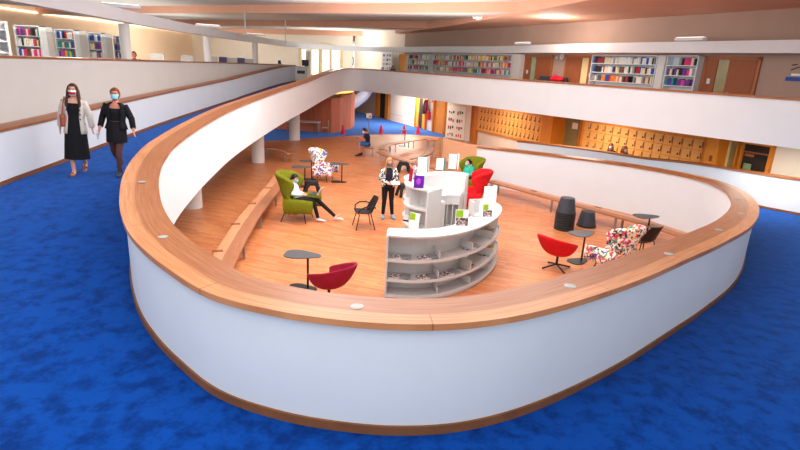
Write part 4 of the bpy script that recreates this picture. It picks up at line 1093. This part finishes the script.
p = atz(444, 187.5, 1.4); e = thing('small_box', 'small dark box with pale label on the inner white desk', 'box', p, .1)
MB().box((0, 0, .05), (.24, .14, .1)).build('body', CHAR, e, bevel=.008); MB().box((0, -.073, .05), (.14, .006, .05)).build('paper_label', BOOKC[1], e)
p = atz(437, 189, 1.4); e = thing('scissors', 'pink handled scissors lying on the inner white desk', 'scissors', p, .5)
MB().tube([(0, 0, .02), (.06, .03, .02), (.1, .0, .02), (.06, -.03, .02), (0, 0, .02)], .012).build('handle', MAGEN, e); MB().tube([(-.04, .06, .02), (-.1, .08, .02), (-.1, .03, .02), (-.04, .02, .02)], .012).build('handle', MAGEN, e); MB().box((-.16, .05, .015), (.18, .02, .008), .2).build('blade', STEEL, e)
p = atz(455, 187.5, 1.4); e = thing('book_stand', 'thin grey wire book stand on the inner white desk', 'stand', p, .0)
MB().tube([(-.1, 0, 0), (-.1, 0, .14), (.1, 0, .16), (.12, 0, .14)], .01).build('wire', CHAR, e); MB().tube([(-.1, 0, .005), (-.14, -.12, .005), (.1, -.12, .005)], .01).build('wire_foot', CHAR, e)

# ------------------------------------------------------------------ people
def hand(b, w, d, side, s=1.0, curl=.5, palm=None):
    """palm, four unequal bent fingers, thumb from the side. w wrist, d direction, side = thumb side direction"""
    d = V(d).normalized(); sd = (V(side) - d * V(side).dot(d)).normalized(); nn = d.cross(sd)
    p = V(w)
    b.loft([p - d * .02, p + d * .03, p + d * .085 * s], [(.022, .017), (.036, .015), (.040, .013)], side=sd, n=10)
    for k, (o, l) in enumerate(((.03, .068), (.010, .078), (-.011, .072), (-.031, .056))):
        base = p + d * .08 * s + sd * o
        k1 = base + d * l * .5 + nn * (-curl * .012); k2 = base + d * l * .85 + nn * (-curl * .04)
        b.loft([base - d * .015, base, k1, k2], [.0095, .0095, .009, .007], n=6)
    t0 = p + d * .025 + sd * .03; b.loft([t0 - sd * .015, t0 + sd * .02 + d * .02, t0 + sd * .03 + d * .05], [.012, .011, .008], n=6)
def person(label, loc, rz, J, look, detail=.012, scale=1.0, lean=0):
    """J: joints in metres, person faces local -y. look: clothing description"""
    e = thing('person', label, 'person', loc, rz); e.scale = (scale,) * 3; e.rotation_euler.y = lean
    b = MB(); J = {k: V(v) for k, v in J.items()}
    pel, ch, nk, hd = J['pelvis'], J['chest'], J['neck'], J['head']
    lat = (J['shL'] - J['shR']).normalized(); latp = (J['hipL'] - J['hipR']).normalized()
    wst = pel.lerp(ch, .42)
    tor = [pel - (wst - pel).normalized() * .08, pel, wst, ch, ch.lerp(nk, .62), nk]
    tab = [(.13, .09), (.165, .115), (.13, .092), (.16, .108), (.15, .085), (.055, .055)]
    b.loft(tor, tab, side=lat, n=16)
    b.loft([nk - (hd - nk) * .25, nk, nk.lerp(hd, .6)], [.058, .05, .048], side=lat, n=12)
    Qh = Matrix((lat, (lat.cross(V((0, 0, 1))) * -1).normalized(), V((0, 0, 1)))).transposed()
    if 'face' in look: Qh = Matrix.Rotation(look['face'][0], 3, 'Z') @ Matrix.Rotation(look['face'][1], 3, 'X')
    H = lambda x, y, z: hd + Qh @ V((x, y, z))
    b.ell(hd + Qh @ V((0, .005, .025)), (.077, .093, .095), M=Qh); b.ell(H(0, -.018, -.045), (.056, .062, .07), M=Qh)
    b.loft([H(0, -.075, .015), H(0, -.1, -.015), H(0, -.085, -.03)], [.010, .016, .012], n=8)
    for sx in (-1, 1): b.ell(H(sx * .077, .01, -.005), (.012, .02, .03), M=Qh, n=8, m_=6)
    for s in 'LR':
        sh, el, wr = J['sh' + s], J['el' + s], J['wr' + s]
        b.loft([ch.lerp(sh, .5), sh, sh.lerp(el, .45), el, el.lerp(wr, .3), wr, wr + (wr - el).normalized() * .02], [.055, .052, .046, .038, .038, .026, .024], n=10)
        hdir = J.get('hd' + s, (wr - el)); hand(b, wr, hdir, J.get('th' + s, V((0, -1, 0))), curl=look.get('curl', .5))
        hp, kn, an, to = J['hip' + s], J['kn' + s], J['an' + s], J['to' + s]
        b.loft([hp + V((0, 0, .04)), hp, hp.lerp(kn, .45), kn, kn.lerp(an, .3), kn.lerp(an, .75), an], [.085, .088, .075, .054, .054, .04, .034], n=12)
        b.loft([an + V((0, .02, .03)), an - V((0, 0, .02)), an.lerp(to, .5) - V((0, 0, .02)), to], [(.034, .034), (.036, .036), (.042, .03), (.03, .02)], side=lat, n=10)
    if 'sheer' in look:
        pass
    b.build('body', look['skin'], e, remesh=detail)
    for sx in (-1, 1):
        MB().ell(H(sx * .03, -.083, .018), (.012, .008, .007), n=8, m_=6).build('eye', DARK, e)
        MB().tube([H(sx * .015, -.089, .038), H(sx * .03, -.09, .042), H(sx * .05, -.078, .036)], .004, 5).build('eyebrow', look['hairm'], e)
    # hair
    hb = MB(); hr = (.088, .105, .112)
    def hairpt(u, v):
        th = v * PI * .62; ph = 2 * PI * u
        x, y, z = math.sin(th) * math.cos(ph), math.sin(th) * math.sin(ph), math.cos(th)
        if y < -.15 and z < .55: f = max(0, min(1, (-y - .15) / .5)); z = z + f * (.62 - z) ; y = y * (1 - .12 * f)
        return H(hr[0] * x, hr[1] * y + .012, hr[2] * z + .022)
    hb.grid(hairpt, 20, 10)
    ln = look.get('hair', 0)
    if ln:
        dn = V((0, 0, -1))
        hb.loft([H(0, .06, .06), H(0, .085, 0), H(0, .09, -.1), H(0, .085, -.1) + dn * ln * .5, H(0, .08, -.1) + dn * ln], [(.07, .05), (.09, .045), (.1, .04), (.115, .035), (.06, .02)], side=lat, n=12)
        for sx in (-1, 1):
            hb.loft([H(sx * .06, -.02, .07), H(sx * .085, -.02, 0), H(sx * .09, -.03, -.09), H(sx * .11, -.06, -.12) + dn * ln * .45, H(sx * .11, -.085, -.13) + dn * ln * .9], [(.02, .04), (.016, .04), (.02, .035), (.026, .024), (.012, .012)], n=8)
    else:
        hb.loft([H(0, .07, .03), H(0, .085, -.02), H(0, .07, -.08)], [(.075, .03), (.075, .03), (.045, .02)], side=lat, n=10)
        if look.get('bun'): hb.ell(H(0, .12, .02), (.045, .045, .05))
    hb.build('hair', look['hairm'], e, smooth=True, solid=.006)
    if 'mask' in look:
        mb = MB(); mm = look['mask']
        def mk(u, v):
            a = (u - .5) * 2 * 1.25; z = .012 - .095 * v
            r = .085 - .018 * v; bul = .025 * math.cos(a) * math.sin(PI * min(1, v * .8 + .1))
            return H((r - .008) * math.sin(a), -(.012 + (r + bul + .006) * math.cos(a)) , z)
        mb.grid(mk, 12, 6)
        o = mb.build('mask', mm[0], e, smooth=True, solid=.005)
        if len(mm) > 1:
            st_ = MB().grid(lambda u, v: (lambda p: hd + (p - hd) * 1.03)(mk(.12 + .76 * u, .32 + .46 * v)), 8, 4); st_.build('red_band', mm[1], o, smooth=True, solid=.004)
    for part in look['wear']:
        kind, m_, a = part[0], part[1], part[2] if len(part) > 2 else {}
        g = MB(); nm = a.get('name', kind)
        if kind in ('top', 'open_jacket', 'tshirt'):
            k = a.get('k', 1.1); tt = [(x * k, y * k * 1.03) for x, y in tab]
            lo = a.get('low', -.05)
            nl = a.get('neck', .9)
            pts = [pel + (wst - pel).normalized() * lo] + [wst, ch, ch.lerp(nk, .62), ch.lerp(nk, .9)]
            rr = [tt[1] if lo < .1 else tt[2], tt[2], tt[3], tt[4], (.075, .066)]
            if nl < .6: pts = pts[:3] + [ch.lerp(nk, nl)]; rr = rr[:3] + [(tt[4][0] * .98, tt[4][1] * 1.08)]
            if kind == 'open_jacket':
                gap = a.get('gap', .55)
                fr0 = lat.cross((nk - pel).normalized()) 
                fr0 = -fr0 if fr0.dot(Matrix.Identity(3) @ V((0, -1, 0))) < 0 else fr0
                hem = [pel + (pel - wst).normalized() * a.get('hem', .1)]
                pp = hem + pts[1:]; rj = [(tt[1][0] * 1.08, tt[1][1] * 1.15)] + [(x * 1.05, y * 1.08) for x, y in rr[1:]]
                def jk(u, v):
                    f = v * (len(pp) - 1); i = min(int(f), len(pp) - 2); t = f - i
                    c = pp[i].lerp(pp[i + 1], t); ra = rj[i][0] * (1 - t) + rj[i + 1][0] * t; rb = rj[i][1] * (1 - t) + rj[i + 1][1] * t
                    gp = gap * (1 - .0 * v); an_ = gp + (2 * PI - 2 * gp) * u
                    return c + fr0 * rb * math.cos(an_) + lat * ra * math.sin(an_)
                g.grid(jk, 22, 14)
                for sgn in (0, 1):      # lapels
                    pass
            else: g.loft(pts, rr, side=lat, n=18)
            sl = a.get('sleeve', 1.0)
            for s in 'LR':
                sh, el, wr = J['sh' + s], J['el' + s], J['wr' + s]
                c0 = ch.lerp(nk, .5).lerp(sh, .4)
                if sl > .6: g.loft([c0, sh + V((0, 0, .0)), sh.lerp(el, .45), el, el.lerp(wr, sl - .08 if sl < 1 else .9)], [.035 * k, .058 * k, .053 * k, .048 * k, .04 * k], n=12)
                elif sl > 0: g.loft([c0, sh + V((0, 0, .012)), sh.lerp(el, .75)], [.06 * k, .067 * k, .062 * k], n=12)
            if kind == 'open_jacket': g.build(nm, m_, e, smooth=True, solid=.012)
            else: g.build(nm, m_, e, remesh=detail)
        elif kind == 'trousers':
            stop = a.get('to', .95)
            g.loft([pel + (wst - pel).normalized() * .12, pel + (wst - pel).normalized() * .03, pel - (wst - pel).normalized() * .1], [(.145, .105), (.175, .122), (.13, .1)], side=latp, n=16)
            for s in 'LR':
                hp, kn, an = J['hip' + s], J['kn' + s], J['an' + s]
                if stop > .6: g.loft([hp + V((0, 0, .05)), hp, hp.lerp(kn, .5), kn, kn.lerp(an, .4), kn.lerp(an, stop)], [.09, .096, .082, .064, .06, .048], n=12)
                else: g.loft([hp + V((0, 0, .05)), hp, hp.lerp(kn, .5), hp.lerp(kn, .9)], [.09, .1, .088, .078], n=12)
            g.build(nm, m_, e, remesh=detail)
        elif kind == 'skirt':
            h0 = a.get('len', .42); w = a.get('w', .2); fw_ = V(a.get('fwd', (0, 0, 0)))
            top = wst + V((0, 0, a.get('up', .02)))
            g.loft([top, pel + V((0, 0, .02)), pel - V((0, 0, h0 * .5)) + fw_ * .5, pel - V((0, 0, h0)) + fw_], [(.135, .1), (.178, .128), ((.18 + w) / 2, .175), (w, w * .95)], side=latp, n=20)
            g.build(nm, m_, e, smooth=True)
        elif kind in ('shoes', 'sandals'):
            for s in 'LR':
                an, to = J['an' + s], J['to' + s]; d = (to - an); d.z = 0; d.normalize(); u_ = V((0, 0, 1))
                heel = an - d * .05; heel.z = an.z - .075
                g = MB(); h = a.get('h', .07)
                if kind == 'shoes':
                    g.loft([heel + u_ * .04, heel + d * .03 + u_ * .045, heel + d * .12 + u_ * .04, heel + d * .21 + u_ * .028, heel + d * .265 + u_ * .022], [(.03, .035), (.038, .045), (.043, .038), (.046, .03), (.025, .018)], side=d.cross(u_), n=12)
                    if a.get('cuff'): g.loft([an - u_ * .05, an + u_ * .07], [.047, .047], n=12)
                    g.build(a.get('name', 'shoe'), m_, e, smooth=True)
                else:
                    g.loft([heel + u_ * .012, heel + d * .12 + u_ * .012, heel + d * .25 + u_ * .012], [(.03, .012), (.04, .012), (.035, .012)], side=d.cross(u_), n=10)
                    for t in (.12, .19): g.loft([heel + d * t + d.cross(u_) * .045 + u_ * .02, heel + d * t + u_ * .06, heel + d * t - d.cross(u_) * .045 + u_ * .02], [.012] * 3, n=6)
                    g.loft([an - d * .03 + d.cross(u_) * .03, an - d * .045, an - d * .03 - d.cross(u_) * .03], [.01] * 3, n=6)
                    g.build('sandal', m_, e, smooth=True)
        elif kind == 'tights':
            for s in 'LR':
                hp, kn, an = J['hip' + s], J['kn' + s], J['an' + s]
                g.loft([hp, hp.lerp(kn, .45), kn, kn.lerp(an, .3), kn.lerp(an, .75), an], [.092, .079, .058, .058, .044, .038], n=14)
            g.build('tights', m_, e, smooth=True)
    return e
def stand(**k):
    J = dict(pelvis=(0, 0, .95), chest=(0, .01, 1.26), neck=(0, .015, 1.46), head=(0, -.005, 1.585),
             shL=(.165, .01, 1.362), shR=(-.165, .01, 1.362), elL=(.23, .03, 1.13), elR=(-.23, .03, 1.13), wrL=(.25, -.03, .90), wrR=(-.25, -.03, .90),
             hipL=(.09, 0, .90), hipR=(-.09, 0, .90), knL=(.10, -.02, .49), knR=(-.10, -.02, .49), anL=(.10, .02, .09), anR=(-.10, .02, .09), toL=(.11, -.15, .03), toR=(-.11, -.15, .03))
    J.update(k); return J

fz = lambda y: fl(y) - 1.0
def onramp(px, py):
    z = 1.9
    for _ in range(60): p = atz(px, py, z); z = .6 * z + .4 * fz(p.y)
    return atz(px, py, z)
# --- the two women walking down the ramp
p1 = onramp(79, 174)
w1 = person('woman with long brown hair, beige blazer and long black dress walking', (p1.x, p1.y, p1.z), .32,
    stand(knL=(.09, .02, .49), anL=(.08, .2, .16), toL=(.09, .06, .05), knR=(-.07, -.12, .50), anR=(-.05, -.12, .09), toR=(-.05, -.28, .03),
          elL=(.25, .02, 1.13), wrL=(.30, -.10, .92), elR=(-.24, .06, 1.13), wrR=(-.25, -.02, .90)),
    dict(skin=SKIN, hairm=HBROWN, hair=.26, mask=(MASKW, MASKR), wear=[('skirt', BLKC, dict(name='long_dress', len=.64, w=.22, up=.1, fwd=(.0, -.02, 0))), ('top', BLKC, dict(name='dress_top', low=.06, k=1.06, sleeve=0, neck=.5)), ('open_jacket', BEIGE, dict(name='blazer', k=1.12, gap=.62, hem=.16)), ('sandals', LEATHER)]), .011, 1.045, .045)
bg = MB().grid(lambda u, v: V((-.19 + .02 * math.sin(u * PI), -.12 + .26 * u, .92 + .22 * v)), 8, 6).build('shoulder_bag', LEATHER, w1, smooth=True, solid=.07)
MB().tube([(-.19, -.09, 1.13), (-.16, -.1, 1.30), (-.15, .0, 1.46), (-.17, .1, 1.3), (-.19, .12, 1.13)], .012).build('strap', LEATHER, bg)
for z in (1.16, 1.07): MB().ell((.12, -.135, z), (.014, .008, .014), n=8, m_=6).build('button', BLACK, w1)
p2 = onramp(118.5, 175.5)
w2 = person('woman in black blazer, crop top and black skirt with pale blue mask', (p2.x, p2.y, p2.z), .25,
    stand(knR=(-.08, .05, .50), anR=(-.02, .30, .20), toR=(-.02, .16, .07), knL=(.05, -.10, .50), anL=(.05, -.08, .09), toL=(.06, -.24, .03), hipL=(.085, 0, .90), hipR=(-.085, 0, .9),
          elL=(.27, .03, 1.14), wrL=(.33, -.10, .93), elR=(-.25, .04, 1.13), wrR=(-.27, -.10, .93)),
    dict(skin=SKINR, hairm=HAUB, hair=0, bun=1, mask=(MASKB,), wear=[('tights', TIGHTS), ('skirt', BLKC, dict(len=.27, w=.19, up=.0)), ('top', BLKC, dict(name='crop_top', low=.16, k=1.05, sleeve=0, neck=.35)), ('open_jacket', BLKC, dict(name='blazer', k=1.14, gap=.55, hem=.02, sleeve=.85)), ('shoes', CHAR, dict(name='ankle_boot', cuff=1))]), .011, 1.02, .055)
o = MB().box((-.285, -.19, .80), (.02, .07, .14), M=Matrix.Rotation(.4, 3, 'X')).build('phone', GREY)
q = w2.matrix_basis @ V((0, 0, 0)); o.location = q; o.rotation_euler = w2.rotation_euler; o.scale = (1.03,) * 3
tag(o, 'pale phone held in the right hand of the woman in black', 'phone')
# --- standing woman reading
person('standing woman with blond hair, black and white patterned jacket, holding papers', atz(387, 218, 0), .15,
    stand(elL=(.24, .02, 1.12), wrL=(.10, -.20, 1.06), hdL=(-.8, -.5, .1), thL=(0, 0, 1), elR=(-.24, .03, 1.12), wrR=(-.02, -.2, 1.02), hdR=(.9, -.3, .05), thR=(0, 0, 1), head=(0, -.03, 1.58), anL=(.14, .02, .09), anR=(-.12, .02, .09), toL=(.18, -.14, .03), toR=(-.14, -.15, .03)),
    dict(skin=SKIN, hairm=HBLOND, hair=.2, face=(.15, .25), mask=(MASKG,), wear=[('trousers', BLKC), ('top', NAVY, dict(k=1.06, sleeve=0)), ('open_jacket', BWJ, dict(name='jacket', gap=.6, hem=.04)), ('shoes', mat('blue_sneaker', (110, 170, 200), .7, .1, 10), dict(name='sneaker'))]), .013, 1.05)
q = atz(387, 218, 0)
o = MB().box((.16, -.30, 1.12), (.24, .17, .012), M=Matrix.Rotation(.25, 3, 'X')).build('papers', PAPER, loc=q, rz=.15); tag(o, 'white papers held by the standing blond woman', 'papers')
# --- seated poses
def sit(seat=.45, recl=.12, **k):
    s = seat + .10
    J = dict(pelvis=(0, 0, s), chest=(0, recl * .6, s + .32), neck=(0, recl, s + .52), head=(0, recl - .03, s + .64),
             shL=(.175, recl, s + .46), shR=(-.175, recl, s + .46), elL=(.22, recl - .08, s + .20), elR=(-.22, recl - .08, s + .20), wrL=(.07, recl - .34, s + .16), wrR=(-.07, recl - .34, s + .16), hdL=(-.5, -.8, 0), hdR=(.5, -.8, 0), thL=(0, 0, 1), thR=(0, 0, 1),
             hipL=(.09, -.02, s - .01), hipR=(-.09, -.02, s - .01), knL=(.10, -.42, s + .02), knR=(-.10, -.42, s + .02), anL=(.10, -.42, .09), anR=(-.10, -.42, .09), toL=(.11, -.58, .03), toR=(-.11, -.58, .03))
    J.update(k); return J
person('person in white shirt and black trousers reading in the left green armchair', (-2.88, 14.54, 0), PI / 2 - .15,
    sit(.46, .22, head=(0, .12, 1.16), anL=(.12, -1.05, .12), knL=(.12, -.52, .56), toL=(.13, -1.18, .22), anR=(-.10, -.6, .09), knR=(-.1, -.46, .58), toR=(-.1, -.76, .03)),
    dict(skin=SKIN, hairm=HBLK, hair=0, face=(0, .35), mask=(MASKB,), wear=[('trousers', BLKC), ('top', WSHIRT, dict(name='shirt')), ('shoes', BOARD, dict(name='sneaker'))]), .014)
q = V((-2.42, 14.5, .80))
e = thing('laptop', 'grey laptop on the lap of the person in the left green chair', 'laptop', q, PI / 2 - .15)
MB().box((0, 0, -.03), (.32, .22, .02)).build('keyboard', CHAR, e); MB().box((0, -.15, .05), (.32, .02, .2), M=Matrix.Rotation(.5, 3, 'X')).build('screen', GREYP, e)
person('man in navy shirt and blue shorts sitting on a small wooden seat with phone', (-1.75, 25.75, 0), -PI / 2 + .1,
    sit(.45, -.06, head=(0, -.16, 1.14), chest=(0, -.02, .87), neck=(0, -.07, 1.06), wrL=(.05, -.42, .86), wrR=(-.05, -.42, .86), elL=(.2, -.18, .76), elR=(-.2, -.18, .76), anL=(.1, -.34, .09), anR=(-.1, -.26, .09), toL=(.1, -.5, .03), toR=(-.1, -.42, .03), knL=(.1, -.38, .57), knR=(-.1, -.38, .57)),
    dict(skin=SKINR, hairm=HBLK, hair=0, face=(0, .45), mask=(MASKW,), wear=[('trousers', BLUEC, dict(name='shorts', to=.5)), ('tshirt', NAVY, dict(sleeve=.5)), ('shoes', BLACK, dict(name='sneaker', cuff=1))]), .015, 1.08)
e = thing('wooden_stool', 'small wooden seat on a steel frame under the sitting man', 'seat', (-1.72, 25.72, 0), .1)
MB().box((0, 0, .425), (.5, .42, .05)).build('seat', BWOOD, e)
for sy in (-.17, .17): MB().tube([(-.2, sy, 0), (-.2, sy, .4), (.2, sy, .4), (.2, sy, 0)], .02).build('leg', STEEL, e)
MB().box((.0, 0, .12), (.36, .03, .02)).build('stretcher', STEEL, e)
o = MB().box((0, 0, 0), (.02, .09, .15), M=Matrix.Rotation(.6, 3, 'Y')).build('phone', BLACK, loc=(-2.26, 25.82, .90)); tag(o, 'dark phone held by the man sitting in blue shorts', 'phone')
person('person in teal top with dark hair sitting in the far green armchair', (2.2, 18.55, 0), -1.0,
    sit(.46, .2, head=(0, .1, 1.15)), dict(skin=SKIN, hairm=HBLK, hair=0, bun=1, mask=(MASKB,), wear=[('trousers', BLKC), ('top', TEALC, dict(name='shirt')), ('shoes', BLACK, dict(name='shoe'))]), .014)
# two people behind the far ramp parapet
for px, py, hm, wm, lab in ((611, 147, HAUB, NAVY, 'person with reddish hair before the lockers, left of the pair'), (625, 148.5, HAUB, CRIM, 'person with pale mask before the lockers, right of the pair')):
    r = ray(px, py); A = V(wp(0, 1.0)); t_ = None
    den = r.x * D.y - r.y * D.x; t_ = (A.x * D.y - A.y * D.x) / den
    person(lab, (r.x * t_, r.y * t_, 0), .1, stand(), dict(skin=SKINR, hairm=hm, hair=.1, face=(-.6 if px < 620 else .2, .1), mask=(MASKW,), wear=[('trousers', BLKC), ('top', wm, dict(name='shirt')), ('shoes', BLACK, dict(name='shoe'))]), .018, .98)
# seated people half seen on the gallery
q = atd(393, 66.5, 39); e_ = person('dark haired person sitting before the white gallery notice board', (q.x, q.y, UPZ), 0, sit(.45, .05), dict(skin=SKIN, hairm=HBLK, hair=.1, wear=[('trousers', BLKC), ('top', BLKC, dict(name='shirt')), ('shoes', BLACK, dict(name='shoe'))]), .02)
simple_chair('grey chair under the dark haired person on the gallery', (q.x, q.y + .02, UPZ), 0)
q = atd(133.5, 55, 21); person('brown haired person sitting at desks by the nearest gallery column', (q.x, q.y, UPZ), 0, sit(.52, .05), dict(skin=SKINR, hairm=HAUB, hair=0, wear=[('trousers', BLKC), ('top', NAVY, dict(name='shirt')), ('shoes', BLACK, dict(name='shoe'))]), .02)
simple_chair('grey chair under the brown haired person by the nearest gallery column', (q.x, q.y + .02, UPZ), 0)

# ------------------------------------------------------------------ light
def area(name, loc, size, power, colr=(1, 1, 1), rot=(0, 0, 0), sy=None):
    l = bpy.data.lights.new(name, 'AREA'); l.energy = power; l.color = colr; l.size = size
    if sy: l.shape = 'RECTANGLE'; l.size_y = sy
    o = bpy.data.objects.new(name, l); o.location = loc; o.rotation_euler = rot; col.objects.link(o); return o
area('fill_near', (-2, 2, 6.7), 8, 340, (1, .98, .96), sy=8)  # unseen area light added above the near end for general brightness
area('fill_hall', (1.5, 13, 6.7), 9, 860, (1, .98, .97), sy=8)  # overhead fill added over the hall, out of view
area('fill_left', (-2.5, 10, 6.8), 5, 290, (1, .98, .98), rot=(0, .75, 0), sy=12)  # tilted fill added to brighten the left ramp wall
for (x, y, p_) in ((-12.8, 21, 520), (-6, 47, 350), (-20, 50, 700), (6, 24, 200)):  # invisible point fills added to brighten the galleries
    l = bpy.data.lights.new('gallery_fill', 'POINT'); l.energy = p_; l.color = (1, .9, .8); l.shadow_soft_size = .5
    o = bpy.data.objects.new('gallery_fill', l); o.location = (x, y, 6.2); col.objects.link(o)
for s in (3, 10, 17, 24, 31):
    q = wp(s, 2.1); area('lower_fill', (q[0], q[1], 2.66), 1.4, 80, (1, .9, .74), sy=1.2)  # hidden warm fills added beneath the gallery slab
for (x, y) in ((-6, 37.5), (0, 39), (-11.5, 31), (-11.5, 23), (-11.5, 15)): area('lower_fill', (x, y, 2.55), 2, 270 if y > 35 else 110, (1, .9, .78))  # further hidden fills added for the far hall and left side
def aim(name, loc, tgt, size, power, colr=(1, 1, 1)):
    o = area(name, loc, size, power, colr); o.rotation_euler = (V(tgt) - V(loc)).to_track_quat('-Z', 'Y').to_euler(); return o
aim('fill_gallery', (-1.5, 9, 6.7), (8, 24, 4.2), 4, 270, (1, .96, .92))  # fill added out of view, aimed at the right gallery wall
aim('fill_far', (0, 15, 6.6), (-3, 33, 3.2), 4, 330, (1, .97, .94))  # fill added to lift the grey far corner of the parapet
area('up_fill', (-1, 22, 5.0), 9, 420, (1, .96, .92), rot=(PI, 0, 0), sy=10)  # these upward fills are added to brighten the ceiling, not real fixtures
area('up_fill', (-16, 30, 5.0), 6, 260, (1, .95, .9), rot=(PI, 0, 0), sy=16)
area('up_fill', (-6, 45, 5.0), 6, 100, (1, .95, .9), rot=(PI, 0, 0), sy=6)
w = bpy.data.worlds.new('world'); sc.world = w; w.use_nodes = True
w.node_tree.nodes['Background'].inputs['Color'].default_value = (.93, .97, 1, 1); w.node_tree.nodes['Background'].inputs['Strength'].default_value = 1.05
sc.view_settings.view_transform = 'Standard'
sc.view_settings.look = 'None'
sc.view_settings.exposure = 0.33
print('BOOKS', NBOOK[0])
